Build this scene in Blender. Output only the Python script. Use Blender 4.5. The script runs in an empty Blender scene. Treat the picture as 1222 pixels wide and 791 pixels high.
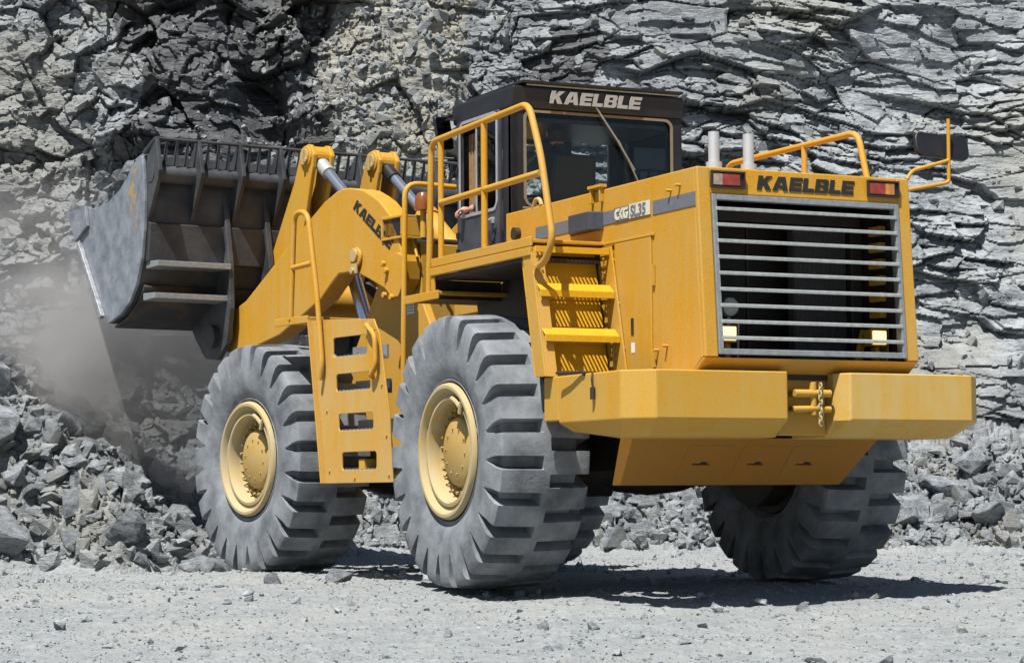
# A yellow wheel loader seen from behind in a slate quarry, bucket raised against the broken rock face.
SKY, SUNE, EXPO = .05, 5.0, .60
# single boulders: across, away, size, what tells them apart
BOULDERS = [(-5.45, 25.0, .78, 'largest grey boulder at the front left foot of the rubble heap'),
            (-6.0, 26.2, .95, 'large dark boulder at the left edge of the heap, above the biggest boulder'),
            (-5.95, 27.0, .70, 'flat topped boulder high on the left edge of the rubble heap'),
            (-4.05, 24.9, .50, 'pale boulder at the foot of the heap nearest the front tyre'),
            (-3.15, 24.2, .45, 'pale flat rock lying against the front tyre of the loader')]
FLOOR = [(1.85, 14.75, .13, 'dark stone on the gravel in the right foreground, left of its neighbour'),
         (2.25, 14.65, .14, 'dark stone on the gravel in the right foreground, the right one of two'),
         (-2.1, 21.2, .22, 'dark flat stone on the gravel in front of the front tyre'),
         (-1.55, 21.6, .25, 'pale flat stone on the gravel between front and rear wheel'),
         (.2, 16.6, .10, 'small pale stone on the gravel in front of the rear tyre'),
         (-2.9, 23.2, .30, 'long flat rock at the foot of the heap beside the front tyre')]
import bpy, bmesh, math, random
import numpy as np
from mathutils import Vector, Matrix
random.seed(7); np.random.seed(7)
S = bpy.context.scene
COL = S.collection
PI = math.pi
HG = Vector((0, 4.79, 0)); FA = 0.1403          # articulation joint of the loader and its steering angle

# ------------------------------------------------------------------ materials
def nodes_of(name):
    m = bpy.data.materials.new(name); m.use_nodes = True
    nt = m.node_tree; b = nt.nodes['Principled BSDF']
    return m, nt, b
def N(nt, t, **k):
    n = nt.nodes.new(t)
    for a, v in k.items():
        if a.startswith('_'): n.inputs[a[1:].replace('_', ' ')].default_value = v
        else: setattr(n, a, v)
    return n
def noise(nt, vec, scale, detail=4, rough=.55, stretch=None):
    if stretch:
        mp = N(nt, 'ShaderNodeMapping'); mp.inputs['Scale'].default_value = stretch
        nt.links.new(vec, mp.inputs[0]); vec = mp.outputs[0]
    n = N(nt, 'ShaderNodeTexNoise'); n.inputs['Scale'].default_value = scale
    n.inputs['Detail'].default_value = detail; n.inputs['Roughness'].default_value = rough
    nt.links.new(vec, n.inputs['Vector']); return n.outputs['Fac']
def ramp(nt, fac, pts):
    r = N(nt, 'ShaderNodeValToRGB'); e = r.color_ramp.elements
    while len(e) < len(pts): e.new(.5)
    for q, (p, c) in zip(e, pts):
        q.position = p; q.color = (c if isinstance(c, tuple) else (c, c, c)) + (1,)
    nt.links.new(fac, r.inputs[0]); return r.outputs[0]
def mix(nt, fac, a, b, mode='MIX'):
    m = N(nt, 'ShaderNodeMix', data_type='RGBA', blend_type=mode)
    for s, v in ((0, fac), (6, a), (7, b)):
        if hasattr(v, 'links') or hasattr(v, 'is_linked'): nt.links.new(v, m.inputs[s])
        else: m.inputs[s].default_value = v if s == 0 else tuple(v) + (1,)
    return m.outputs[2]
def bump(nt, b, h, strength, dist):
    n = N(nt, 'ShaderNodeBump'); n.inputs['Strength'].default_value = strength
    n.inputs['Distance'].default_value = dist
    nt.links.new(h, n.inputs['Height']); nt.links.new(n.outputs[0], b.inputs['Normal'])
def coord(nt, kind='Object'):
    return N(nt, 'ShaderNodeTexCoord').outputs[kind]
def geopos(nt):
    return N(nt, 'ShaderNodeNewGeometry').outputs['Position']

def paint(name, base, dust, amount=.45, rough=.48, streak=True):
    m, nt, b = nodes_of(name); c = geopos(nt)
    n1 = noise(nt, c, 1.3, 5, .6)
    n2 = noise(nt, c, 9, 5, .65, (1, 1, .12)) if streak else noise(nt, c, 6, 5, .65)
    n3 = noise(nt, c, 120, 3, .6)
    f = N(nt, 'ShaderNodeMath', operation='ADD'); nt.links.new(n1, f.inputs[0]); nt.links.new(n2, f.inputs[1])
    z = N(nt, 'ShaderNodeSeparateXYZ'); nt.links.new(c, z.inputs[0])
    zr = N(nt, 'ShaderNodeMapRange'); zr.inputs[1].default_value = .6; zr.inputs[2].default_value = 3.2
    zr.inputs[3].default_value = .16; zr.inputs[4].default_value = -.10; nt.links.new(z.outputs[2], zr.inputs[0])
    f2 = N(nt, 'ShaderNodeMath', operation='ADD'); nt.links.new(f.outputs[0], f2.inputs[0]); nt.links.new(zr.outputs[0], f2.inputs[1])
    fr_ = N(nt, 'ShaderNodeMapRange', interpolation_type='SMOOTHSTEP'); fr_.inputs[1].default_value = .62; fr_.inputs[2].default_value = 1.32
    fr_.inputs[3].default_value = 0; fr_.inputs[4].default_value = amount * 1.15; nt.links.new(f2.outputs[0], fr_.inputs[0]); fac = fr_.outputs[0]
    var = mix(nt, ramp(nt, n3, [(.35, 0.), (.65, 1.)]), [min(1, x * 1.06) for x in base], [x * .74 for x in base])
    col = mix(nt, fac, var, dust)
    n4 = noise(nt, c, 30, 4, .6, (1, 1, .05)); col = mix(nt, ramp(nt, n4, [(.50, 0.), (.90, .12 * amount)]), col, [.50, .20, .01])
    nt.links.new(col, b.inputs['Base Color'])
    rr = N(nt, 'ShaderNodeMapRange'); rr.inputs[3].default_value = rough; rr.inputs[4].default_value = .85; b.inputs['Specular IOR Level'].default_value = .35
    nt.links.new(fac, rr.inputs[0]); nt.links.new(rr.outputs[0], b.inputs['Roughness'])
    bump(nt, b, n3, .08, .01)
    return m
def plain(name, base, rough=.5, metal=0., var=.15, scale=14, bmp=.0):
    m, nt, b = nodes_of(name); c = geopos(nt)
    n1 = noise(nt, c, scale, 5, .6)
    nt.links.new(mix(nt, ramp(nt, n1, [(.3, 0.), (.7, 1.)]), [x * (1 - var) for x in base], [min(1, x * (1 + var)) for x in base]), b.inputs['Base Color'])
    b.inputs['Roughness'].default_value = rough; b.inputs['Metallic'].default_value = metal
    if bmp: bump(nt, b, n1, bmp, .02)
    return m
def two(name, a, b_, scale, lo=.42, hi=.6, rough=.6, metal=0., bmp=.15, stretch=None):
    m, nt, b = nodes_of(name); c = geopos(nt)
    n1 = noise(nt, c, scale, 6, .62, stretch); n2 = noise(nt, c, scale * 9, 4, .6)
    f = ramp(nt, n1, [(lo, 0.), (hi, 1.)])
    col = mix(nt, f, a, b_)
    nt.links.new(col, b.inputs['Base Color'])
    b.inputs['Roughness'].default_value = rough; b.inputs['Metallic'].default_value = metal
    if bmp: bump(nt, b, n2, bmp, .02)
    return m

YB = (.60, .285, .010); YD = (.44, .33, .14)
M = {}
M['yellow'] = paint('yellow_paint', YB, YD, .38)
M['yellow_dusty'] = paint('dusty_yellow_paint', (.61, .292, .012), (.46, .33, .10), .46)
M['yellow_clean'] = paint('bright_yellow_paint', (.72, .37, .015), YD, .05, .35)
M['pan_shade'] = paint('belly_shade_paint', (.46, .185, .010), (.30, .17, .05), .45)  # deeper orange than the body: underside shade put into the belly colour
M['yellow_lad'] = paint('ladder_paint', (.60, .285, .012), (.45, .36, .18), .50)
M['rim'] = paint('rim_paint', (.52, .33, .085), (.42, .34, .19), .95, .55, False)
M['hub'] = paint('hub_paint', (.50, .29, .05), (.40, .31, .15), .6, .5, False)
M['rubber'] = two('tyre_rubber', (.100, .107, .116), (.250, .262, .275), 3.4, .34, .66, .9, 0, .22)
M['steel_bucket'] = two('worn_grey_steel', (.036, .037, .040), (.080, .082, .086), 3.2, .35, .65, .55, .15, .2)
M['bucket_rust'] = two('rust_stained_steel', (.042, .040, .042), (.12, .080, .04), 1.6, .5, .66, .6, .1, .2)
M['bucket_plate'] = two('scraped_bucket_steel', (.15, .17, .20), (.30, .32, .345), 6.0, .34, .66, .55, .3, .3, (1, 1, 1))
M['paint_patch'] = two('worn_off_yellow_paint', (.17, .18, .205), (.36, .24, .07), 9, .44, .60, .7, 0, .3)
M['bar'] = plain('bright_worn_steel', (.30, .31, .32), .5, .4, .35, 20)
M['grille'] = plain('grey_grille_metal', (.30, .31, .31), .45, .4, .2, 25)
M['slat'] = plain('pale_slat_metal', (.40, .41, .39), .5, .3, .2, 25)
M['dark'] = plain('dark_interior', (.026, .019, .016), .7, 0, .3, 6)
M['dark_brown'] = plain('oily_steel_and_shade', (.030, .022, .018), .6, 0, .4, 6)  # oily steel; its brown also stands for shade in arches and inner rims
M['cab'] = plain('dark_cab_paint', (.014, .0135, .016), .45, 0, .35, 5)
M['cab_blue'] = plain('dark_door_paint', (.050, .052, .064), .42, 0, .3, 6)
M['trim'] = plain('aluminium_trim', (.50, .50, .50), .4, .5, .1, 20)
M['seal'] = plain('pale_window_seal', (.20, .165, .11), .6, 0, .15, 30)
M['chrome'] = plain('chrome_rod', (.74, .77, .82), .2, .9, .03, 10)
M['pipe'] = plain('polished_exhaust', (.72, .72, .72), .38, .6, .06, 12)
M['black'] = plain('black_lettering', (.020, .018, .018), .5, 0, .2, 40)
M['letter_grey'] = plain('silver_lettering', (.42, .42, .42), .5, 0, .1, 30)
M['letter_white'] = plain('cream_lettering', (.62, .58, .45), .5, 0, .1, 30)
M['stripe'] = plain('grey_stripe_paint', (.135, .145, .165), .5, 0, .12, 30)
M['intake'] = plain('dark_blue_grey_paint', (.045, .050, .068), .5, 0, .2, 20)
M['white'] = plain('white_sticker', (.75, .75, .74), .5, 0, .05, 10)
M['sticker_ink'] = plain('sticker_print', (.22, .24, .30), .5, 0, .05, 10)
M['orange_glass'] = plain('amber_beacon_lens', (.22, .07, .015), .25, 0, .2, 20)
M['red_lens'] = plain('red_lens', (.30, .045, .035), .3, 0, .3, 25)
M['amber_lens'] = plain('amber_lens', (.55, .22, .05), .3, 0, .25, 25)
M['clear_lens'] = plain('pale_dirty_lens', (.36, .26, .20), .3, 0, .3, 25)
M['radiator'] = plain('radiator_core', (.13, .118, .12), .6, .3, .3, 60)
M['seat'] = plain('black_seat_vinyl', (.018, .017, .018), .6, 0, .2, 10)
M['skin'] = plain('skin', (.52, .25, .18), .5, 0, .1, 20)
M['shirt'] = plain('dark_shirt', (.04, .042, .06), .85, 0, .2, 20)
M['trousers'] = plain('work_trousers', (.03, .035, .06), .85, 0, .2, 20)
M['hair'] = plain('dark_hair', (.03, .02, .015), .7, 0, .3, 60)
M['curtain'] = plain('brown_curtain', (.26, .15, .06), .8, 0, .2, 20)
m, nt, b = nodes_of('lamp_glow'); b.inputs['Base Color'].default_value = (.9, .8, .5, 1)
b.inputs['Emission Color'].default_value = (1, .74, .34, 1); b.inputs['Emission Strength'].default_value = 1.15; M['lamp'] = m
m, nt, b = nodes_of('window_glass')
out = nt.nodes['Material Output']; tr = N(nt, 'ShaderNodeBsdfTransparent'); tr.inputs[0].default_value = (.94, .97, .97, 1)
gl = N(nt, 'ShaderNodeBsdfGlossy'); gl.inputs['Roughness'].default_value = .02
fr = N(nt, 'ShaderNodeFresnel'); fr.inputs[0].default_value = 1.35; mx = N(nt, 'ShaderNodeMixShader')
nt.links.new(fr.outputs[0], mx.inputs[0]); nt.links.new(tr.outputs[0], mx.inputs[1]); nt.links.new(gl.outputs[0], mx.inputs[2])
nt.links.new(mx.outputs[0], out.inputs[0]); M['glass'] = m
m, nt, b = nodes_of('mirror_glass'); b.inputs['Metallic'].default_value = 1; b.inputs['Roughness'].default_value = .08
b.inputs['Base Color'].default_value = (.10, .10, .12, 1); M['mirror'] = m

def rock_mat(name, tint, lam=True, seed=0., sc=1.0):
    m, nt, b = nodes_of(name)
    c = geopos(nt)
    mp = N(nt, 'ShaderNodeMapping'); mp.inputs['Location'].default_value = (seed, seed * 2, seed * 3)
    nt.links.new(c, mp.inputs[0]); c = mp.outputs[0]
    if not lam:
        oi = N(nt, 'ShaderNodeObjectInfo')
        cc = coord(nt, 'Object'); c = cc
    n0 = noise(nt, c, .35 * sc, 4, .55)
    n1 = noise(nt, c, 1.6 * sc, 6, .62, (1, 1, 3.2) if lam else (1, 1, 2))
    n2 = noise(nt, c, 7 * sc, 6, .68, (1, 1, 4.5) if lam else (1, 1, 2.2))
    n3 = noise(nt, c, 42 * sc, 5, .65)
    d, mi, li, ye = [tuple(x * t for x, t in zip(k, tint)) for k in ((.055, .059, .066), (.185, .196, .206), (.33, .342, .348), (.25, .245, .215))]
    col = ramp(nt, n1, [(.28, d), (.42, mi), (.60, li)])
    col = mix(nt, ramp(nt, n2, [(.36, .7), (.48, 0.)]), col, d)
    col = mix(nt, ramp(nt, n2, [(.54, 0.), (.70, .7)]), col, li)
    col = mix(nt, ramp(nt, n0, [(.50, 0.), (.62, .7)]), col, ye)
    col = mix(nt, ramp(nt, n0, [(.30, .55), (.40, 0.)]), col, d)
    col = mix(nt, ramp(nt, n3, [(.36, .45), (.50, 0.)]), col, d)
    if not lam:
        v = N(nt, 'ShaderNodeMapRange'); v.inputs[3].default_value = .72; v.inputs[4].default_value = 1.25
        nt.links.new(oi.outputs['Random'], v.inputs[0])
        h = N(nt, 'ShaderNodeHueSaturation'); nt.links.new(v.outputs[0], h.inputs['Value']); nt.links.new(col, h.inputs['Color']); col = h.outputs[0]
    nt.links.new(col, b.inputs['Base Color']); b.inputs['Roughness'].default_value = .82
    add = N(nt, 'ShaderNodeMath', operation='MULTIPLY_ADD'); nt.links.new(n3, add.inputs[0]); add.inputs[1].default_value = .35
    nt.links.new(n2, add.inputs[2])
    bump(nt, b, add.outputs[0], .75, .07 / sc)
    return m
M['cliff'] = rock_mat('layered_grey_rock', (1, 1, 1.0))
M['cliff_dark'] = rock_mat('dark_rock', (.40, .39, .385))  # darker tint of the same rock, placed by position on the face
M['cliff_pale'] = rock_mat('pale_slab_rock', (1.22, 1.23, 1.23))
M['cliff_tan'] = rock_mat('tan_stained_scree', (1.16, 1.08, .92), True, 3.3, 2.0)
M['rock'] = rock_mat('broken_grey_rock', (.88, .89, .90), False, 0, 2.2)
M['scree'] = rock_mat('scree_rock', (.98, .98, .96), True, 3.3, 2.0)
M['gravelstone'] = rock_mat('gravel_stone', (1.22, 1.25, 1.24), True, 5.1, 2.5)
m, nt, b = nodes_of('gravel_ground'); c = geopos(nt)
n0 = noise(nt, c, .5, 5, .6); n1 = noise(nt, c, 5, 6, .65); n2 = noise(nt, c, 38, 5, .7)
vo = N(nt, 'ShaderNodeTexVoronoi'); vo.inputs['Scale'].default_value = 24; nt.links.new(c, vo.inputs['Vector'])
vs = N(nt, 'ShaderNodeSeparateColor'); nt.links.new(vo.outputs['Color'], vs.inputs[0])
col = ramp(nt, n1, [(.30, (.208, .22, .22)), (.50, (.266, .279, .276)), (.70, (.322, .334, .327))])
col = mix(nt, ramp(nt, n2, [(.28, .35), (.42, 0.)]), col, (.21, .217, .22))
col = mix(nt, ramp(nt, vs.outputs[0], [(.6, 0.), (.98, .35)]), col, (.22, .202, .21))
col = mix(nt, ramp(nt, n0, [(.46, 0.), (.66, .5)]), col, (.34, .34, .315))
nt.links.new(col, b.inputs['Base Color']); b.inputs['Roughness'].default_value = .9
ad = N(nt, 'ShaderNodeMath', operation='SUBTRACT'); nt.links.new(n2, ad.inputs[0]); nt.links.new(vo.outputs['Distance'], ad.inputs[1])
bump(nt, b, ad.outputs[0], .7, .03); M['ground'] = m

# ------------------------------------------------------------------ mesh helpers
class MB:
    def __init__(s): s.v = []; s.f = []; s.mi = []; s.cur = 0
    def add(s, vs, fs):
        o = len(s.v); s.v += [tuple(x) for x in vs]
        for f in fs: s.f.append([o + i for i in f]); s.mi.append(s.cur)
        return s
    def box(s, x0, x1, y0, y1, z0, z1):
        return s.add([(x, y, z) for z in (z0, z1) for y in (y0, y1) for x in (x0, x1)],
                     [(0, 2, 3, 1), (4, 5, 7, 6), (0, 1, 5, 4), (2, 6, 7, 3), (0, 4, 6, 2), (1, 3, 7, 5)])
    def hull8(s, low, high):                     # two quads joined
        return s.add(list(low) + list(high), [(3, 2, 1, 0), (4, 5, 6, 7)] + [(i, (i + 1) % 4, 4 + (i + 1) % 4, 4 + i) for i in range(4)])
    def prism(s, poly, axis, a, b):              # poly in the two other axes, in order (y,z) (x,z) (x,y)
        n = len(poly)
        def P(p, t):
            return {'x': (t, p[0], p[1]), 'y': (p[0], t, p[1]), 'z': (p[0], p[1], t)}[axis]
        return s.add([P(p, a) for p in poly] + [P(p, b) for p in poly],
                     [tuple(range(n))[::-1], tuple(range(n, 2 * n))] + [(i, (i + 1) % n, n + (i + 1) % n, n + i) for i in range(n)])
    def tube(s, pts, r, seg=10, fil=0.0, r2=None, cap=True):
        P = [Vector(p) for p in pts]
        if fil:
            Q = [P[0]]
            for i in range(1, len(P) - 1):
                a, b_, c = P[i - 1], P[i], P[i + 1]
                l = min(fil, (a - b_).length * .48, (c - b_).length * .48)
                p0 = b_ + (a - b_).normalized() * l; p1 = b_ + (c - b_).normalized() * l
                for k in range(7):
                    t = k / 6; Q.append(p0 * (1 - t) ** 2 + b_ * 2 * t * (1 - t) + p1 * t * t)
            Q.append(P[-1]); P = Q
        n = len(P); vs = []; up = None
        for i in range(n):
            t = (P[min(i + 1, n - 1)] - P[max(i - 1, 0)]).normalized()
            if up is None: up = t.orthogonal().normalized()
            up = (up - t * up.dot(t)).normalized(); w = t.cross(up)
            rad = r if r2 is None else r + (r2 - r) * i / (n - 1)
            vs += [P[i] + (up * math.cos(2 * PI * k / seg) + w * math.sin(2 * PI * k / seg)) * rad for k in range(seg)]
        fs = [(i * seg + k, i * seg + (k + 1) % seg, (i + 1) * seg + (k + 1) % seg, (i + 1) * seg + k) for i in range(n - 1) for k in range(seg)]
        if cap: fs += [tuple(range(seg))[::-1], tuple(range((n - 1) * seg, n * seg))]
        return s.add(vs, fs)
    def lathe(s, prof, seg=48, axis='x', c=(0, 0, 0)):   # prof: (along, radius)
        vs = []
        for (a, r) in prof:
            for k in range(seg):
                t = 2 * PI * k / seg; u, w = r * math.cos(t), r * math.sin(t)
                p = {'x': (a, u, w), 'y': (u, a, w), 'z': (u, w, a)}[axis]
                vs.append((p[0] + c[0], p[1] + c[1], p[2] + c[2]))
        return s.add(vs, [(i * seg + k, i * seg + (k + 1) % seg, (i + 1) * seg + (k + 1) % seg, (i + 1) * seg + k) for i in range(len(prof) - 1) for k in range(seg)])
    def xf(s, mat, start=0):
        for i in range(start, len(s.v)): s.v[i] = tuple(mat @ Vector(s.v[i]))
        return s
    def build(s, name, mats, parent=None, bevel=0., smooth=False, loc=None, rot=0., fix=True):
        me = bpy.data.meshes.new(name); me.from_pydata(s.v, [], s.f)
        mats = mats if isinstance(mats, list) else [mats]
        for k in mats: me.materials.append(k)
        if len(mats) > 1: me.polygons.foreach_set('material_index', s.mi)
        if fix:
            bm = bmesh.new(); bm.from_mesh(me); bmesh.ops.recalc_face_normals(bm, faces=bm.faces); bm.to_mesh(me); bm.free()
        me.update()
        return link(name, me, parent, bevel, smooth, loc, rot)
def link(name, me, parent=None, bevel=0., smooth=False, loc=None, rot=0.):
    o = bpy.data.objects.new(name, me); COL.objects.link(o)
    if parent is not None: o.parent = parent
    if loc is not None: o.location = loc
    o.rotation_euler = (0, 0, rot)
    if smooth:
        me.polygons.foreach_set('use_smooth', [True] * len(me.polygons))
        try: me.set_sharp_from_angle(angle=math.radians(38))
        except Exception: pass
    if bevel:
        b_ = o.modifiers.new('bevel', 'BEVEL'); b_.width = bevel; b_.segments = 2; b_.limit_method = 'ANGLE'; b_.angle_limit = math.radians(35)
    return o
def plate(outlines, thick, mat4, bev=0.):        # filled 2D outlines (holes by overlap) extruded along local z, centred
    cu = bpy.data.curves.new('plate', 'CURVE'); cu.dimensions = '2D'; cu.fill_mode = 'BOTH'
    cu.extrude = max(thick / 2 - bev, 1e-5); cu.bevel_depth = bev; cu.bevel_resolution = 1; cu.offset = -bev
    for ol in outlines:
        sp = cu.splines.new('POLY'); sp.points.add(len(ol) - 1); sp.use_cyclic_u = True
        for p, q in zip(sp.points, ol): p.co = (q[0], q[1], 0, 1)
    o = bpy.data.objects.new('plate', cu); COL.objects.link(o)
    dg = bpy.context.evaluated_depsgraph_get(); me = bpy.data.meshes.new_from_object(o.evaluated_get(dg))
    bpy.data.objects.remove(o); bpy.data.curves.remove(cu)
    me.transform(mat4); return me
def frame(ex, ey, o):                            # matrix whose x axis is ex, y axis ey
    ex, ey = Vector(ex).normalized(), Vector(ey).normalized(); ez = ex.cross(ey)
    m = Matrix((ex, ey, ez)).transposed().to_4x4(); m.translation = Vector(o); return m
def rrect(x0, x1, y0, y1, r, n=5):
    out = []
    for cx, cy, a in ((x1 - r, y1 - r, 0), (x0 + r, y1 - r, 90), (x0 + r, y0 + r, 180), (x1 - r, y0 + r, 270)):
        for k in range(n + 1):
            t = math.radians(a + 90 * k / n); out.append((cx + r * math.cos(t), cy + r * math.sin(t)))
    return out
def mplate(name, outlines, thick, mat4, material, parent, bev=0.):
    me = plate(outlines, thick, mat4, bev); me.materials.clear(); me.materials.append(material)
    return link(name, me, parent)
GL = {
 'K': (1.15, [[(0,0),(.36,0),(.36,.32),(.44,.40),(.70,0),(1.15,0),(.70,.60),(1.12,1),(.66,1),(.36,.68),(.36,1),(0,1)]]),
 'A': (1.26, [[(0,0),(.38,0),(.44,.18),(.82,.18),(.88,0),(1.26,0),(.92,1),(.34,1)], [(.50,.39),(.76,.39),(.63,.78)]]),
 'E': (1.0, [[(0,0),(1,0),(1,.25),(.36,.25),(.36,.39),(.95,.39),(.95,.61),(.36,.61),(.36,.75),(1,.75),(1,1),(0,1)]]),
 'L': (.92, [[(0,0),(.92,0),(.92,.28),(.36,.28),(.36,1),(0,1)]]),
 'B': (1.08, [[(0,0),(.92,0),(1.08,.1),(1.08,.42),(.97,.52),(1.05,.6),(1.05,.9),(.92,1),(0,1)], [(.36,.2),(.70,.2),(.70,.42),(.36,.42)], [(.36,.6),(.68,.6),(.68,.8),(.36,.8)]]),
 'C': (1.0, [[(.3,0),(1,0),(1,.27),(.45,.27),(.36,.36),(.36,.64),(.45,.73),(1,.73),(1,1),(.3,1),(0,.74),(0,.26)]]),
 '<': (.85, [[(.55,0),(.95,0),(.45,.5),(.95,1),(.55,1),(0,.5)]]),
 'G': (1.05, [[(.3,0),(1.05,0),(1.05,.58),(.55,.58),(.55,.4),(.72,.4),(.72,.25),(.45,.25),(.36,.36),(.36,.64),(.45,.75),(1.05,.75),(1.05,1),(.3,1),(0,.74),(0,.26)]]),
}
def word(txt, w, h, shear=.2, gap=.1):           # outlines filling a w x h box
    tot = sum(GL[c][0] for c in txt) + gap * (len(txt) - 1) + shear
    outs, x = [], 0
    for c in txt:
        for ol in GL[c][1]: outs.append([((x + px + shear * py) / tot * w, py * h) for px, py in ol])
        x += GL[c][0] + gap
    return outs
def fonttext(name, txt, size, mat4, material, parent, bold=.0, shear=0., sx=1.):
    cu = bpy.data.curves.new('t', 'FONT'); cu.body = txt; cu.size = size; cu.offset = bold; cu.extrude = .002; cu.shear = shear
    o = bpy.data.objects.new('t', cu); COL.objects.link(o)
    me = bpy.data.meshes.new_from_object(o.evaluated_get(bpy.context.evaluated_depsgraph_get()))
    bpy.data.objects.remove(o); bpy.data.curves.remove(cu)
    me.transform(mat4 @ Matrix.Diagonal((sx, 1, 1, 1))); me.materials.clear(); me.materials.append(material)
    return link(name, me, parent)

# ------------------------------------------------------------------ the wheel loader
def tag(o, label=None, cat=None, group=None, kind=None):
    if label: o['label'] = label
    if cat: o['category'] = cat
    if group: o['group'] = group
    if kind: o['kind'] = kind
    return o
L = bpy.data.objects.new('wheel_loader', None); COL.objects.link(L); L.empty_display_size = .5
tag(L, 'large yellow articulated wheel loader with raised grey bucket, standing on gravel before the rock face', 'wheel loader')
Y, YDU, YC = M['yellow'], M['yellow_dusty'], M['yellow_clean']
FW = dict(loc=HG, rot=FA)                        # parts of the front frame are modelled about the joint

HW = .952
def ry(z): return -.0855 * (2.9975 - z) / 1.2057   # raked rear face of the hood
# ---- hood
m = MB()
ZT, ZB = 3.2, 1.77
GX, GZ0, GZ1 = .84, 1.79, 2.9975
def rf(x0, x1, z0, z1, d=.05):                   # slab of the raked rear face
    m.hull8([(x0, ry(z0), z0), (x1, ry(z0), z0), (x1, ry(z0) + d, z0), (x0, ry(z0) + d, z0)],
            [(x0, ry(z1), z1), (x1, ry(z1), z1), (x1, ry(z1) + d, z1), (x0, ry(z1) + d, z1)])
rf(-HW, -GX, ZB, ZT); rf(GX, HW, ZB, ZT); rf(-GX, GX, GZ1, ZT)
LX0, LX1, LZ0, LZ1 = .551, .846, 3.044, 3.172
m2 = m
side = [(ry(ZB) + .05, ZB), (.2, 1.60), (3.3, 1.60), (3.3, ZT), (.06, ZT)]
for sx in (-1, 1):
    a, b_ = (-HW, -HW + .03) if sx < 0 else (HW - .03, HW)
    m.prism(side, 'x', a, b_)
m.box(-HW + .03, HW - .03, .062, 3.3, ZT - .03, ZT)           # top
m.hull8([(-HW, ry(ZB), ZB - .001), (HW, ry(ZB), ZB - .001), (HW, ry(ZB) + .05, ZB - .001), (-HW, ry(ZB) + .05, ZB - .001)][::-1],
        [(-HW, .17, 1.60), (HW, .17, 1.60), (HW, .21, 1.60), (-HW, .21, 1.60)][::-1])   # underside lip
m.box(-HW + .03, HW - .03, 3.27, 3.3, 1.6, ZT - .03)
hood = m.build('hood', Y, L, .010)
# seams, hinge studs and brackets on the left side
X = -HW
m = MB(); m.box(X - .004, X, .682, .692, 1.70, 3.195); m.build('panel_seam', YDU, hood)
m = MB(); m.box(X - .018, X - .001, .66, 1.53, 2.745, 2.765); m.build('drip_rail', YDU, hood, .003)
for y, z in ((.40, 3.06), (.26, 3.085), (.62, 1.86), (.48, 1.885)):
    m = MB(); m.tube([(X, y, z), (X - .045, y, z)], .012, 8); m.build('stud', YDU, hood, .002)
m = MB(); m.box(X - .045, X + .02, 1.47, 1.69, 3.215, 3.24)
for y in (1.50, 1.66): m.box(X - .035, X, y - .012, y + .012, 3.10, 3.2155)
m.build('hinge_bracket', YDU, hood, .003)
m = MB(); m.box(X - .016, X, .700, 1.29, 1.70, 2.742); m.box(X - .016, X, 1.3, 1.53, 2.73, 2.742)
door = m.build('access_door', Y, L, .006)
m = MB(); m.box(X - .022, X - .016, .98, 1.02, 2.00, 2.13)
m.build('door_latch', M['cab'], door, .002)
for z0, z1 in ((2.36, 2.52), (1.73, 1.85)): m = MB(); m.box(X - .024, X - .004, .655, .680, z0, z1); m.build('hinge', YDU, door)
m = MB(); m.box(X - .019, X - .0165, .965, 1.02, 1.86, 1.94); m.build('sticker', M['white'], door)
# stripe, plate
m = MB(); m.box(X - .006, X, .035, .68, 2.907, 3.012); m.box(X - .006, X, 1.50, 2.71, 2.915, 3.018); m.box(X - .0055, X, .72, 1.50, 2.91, 3.014)
stripe = m.build('stripe', M['stripe'], L)
m = MB(); m.box(X - .010, X - .006, .715, 1.05, 2.915, 3.028); mp_ = m.build('model_plate', M['letter_white'], L)
fonttext('lettering', 'SL35', .125, frame((0, -1, 0), (0, 0, 1), (X - .012, 1.030, 2.928)), M['stripe'], mp_, .003, .1, 1.02)
m = MB(); m.box(X - .010, X - .0065, 1.055, 1.30, 2.912, 3.022); lp_ = m.build('logo_plate', M['stripe'], L)
mplate('lettering', word('C<G', .215, .088, 0, -.04), .004, frame((0, -1, 0), (0, 0, 1), (X - .012, 1.285, 2.925)), M['letter_white'], lp_)
# air intake box
m = MB(); m.prism([(X, 1.49), (X - .12, 1.53), (X - .12, 1.88), (X, 2.08)], 'z', 2.875, 3.022)
m.build('air_intake', M['intake'], L, .006)
# ---- rear face details
mt = frame((1, 0, 0), (0, ry(3.1) - ry(2.1), 1.0), (-.437, ry(3.047) - .004, 3.047))
mplate('lettering', word('KAELBLE', .885, .108), .006, mt, M['black'], L)
for s, (x0, x1) in ((-1, (-.846, -.551)), (1, (.551, .842))):
    m = MB(); z0, z1 = 3.040, 3.170
    m.box(x0, x1, ry(z0) - .014, ry(z0) - .006, z0, z1)
    for (a, b_, c, d) in ((x0, x1, z0, z0 + .012), (x0, x1, z1 - .012, z1), (x0, x0 + .012, z0 + .012, z1 - .012), (x1 - .012, x1, z0 + .012, z1 - .012)):
        m.box(a, b_, ry(z0) - .030, ry(z0) - .0145, c, d)
    t = m.build('taillight', M['dark_brown'], L)
    w = (x1 - x0)
    m = MB(); xs = [x0 + .016, x0 + .016 + (w - .06) * .36, x1 - .044]
    if s > 0: xs = [x0 + .016, x0 + .016 + (w - .06) * .64, x1 - .044]
    m.cur = 1 if s > 0 else 0; m.box(xs[0], xs[1] - .002, ry(z0) - .026, ry(z0) - .0142, z0 + .022, z1 - .020)
    m.cur = 0 if s > 0 else 1; m.box(xs[1], xs[2], ry(z0) - .026, ry(z0) - .0142, z0 + .022, z1 - .020)
    m.build('lens', [M['amber_lens'] if s > 0 else M['clear_lens'], M['red_lens']], t, .004)
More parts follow.
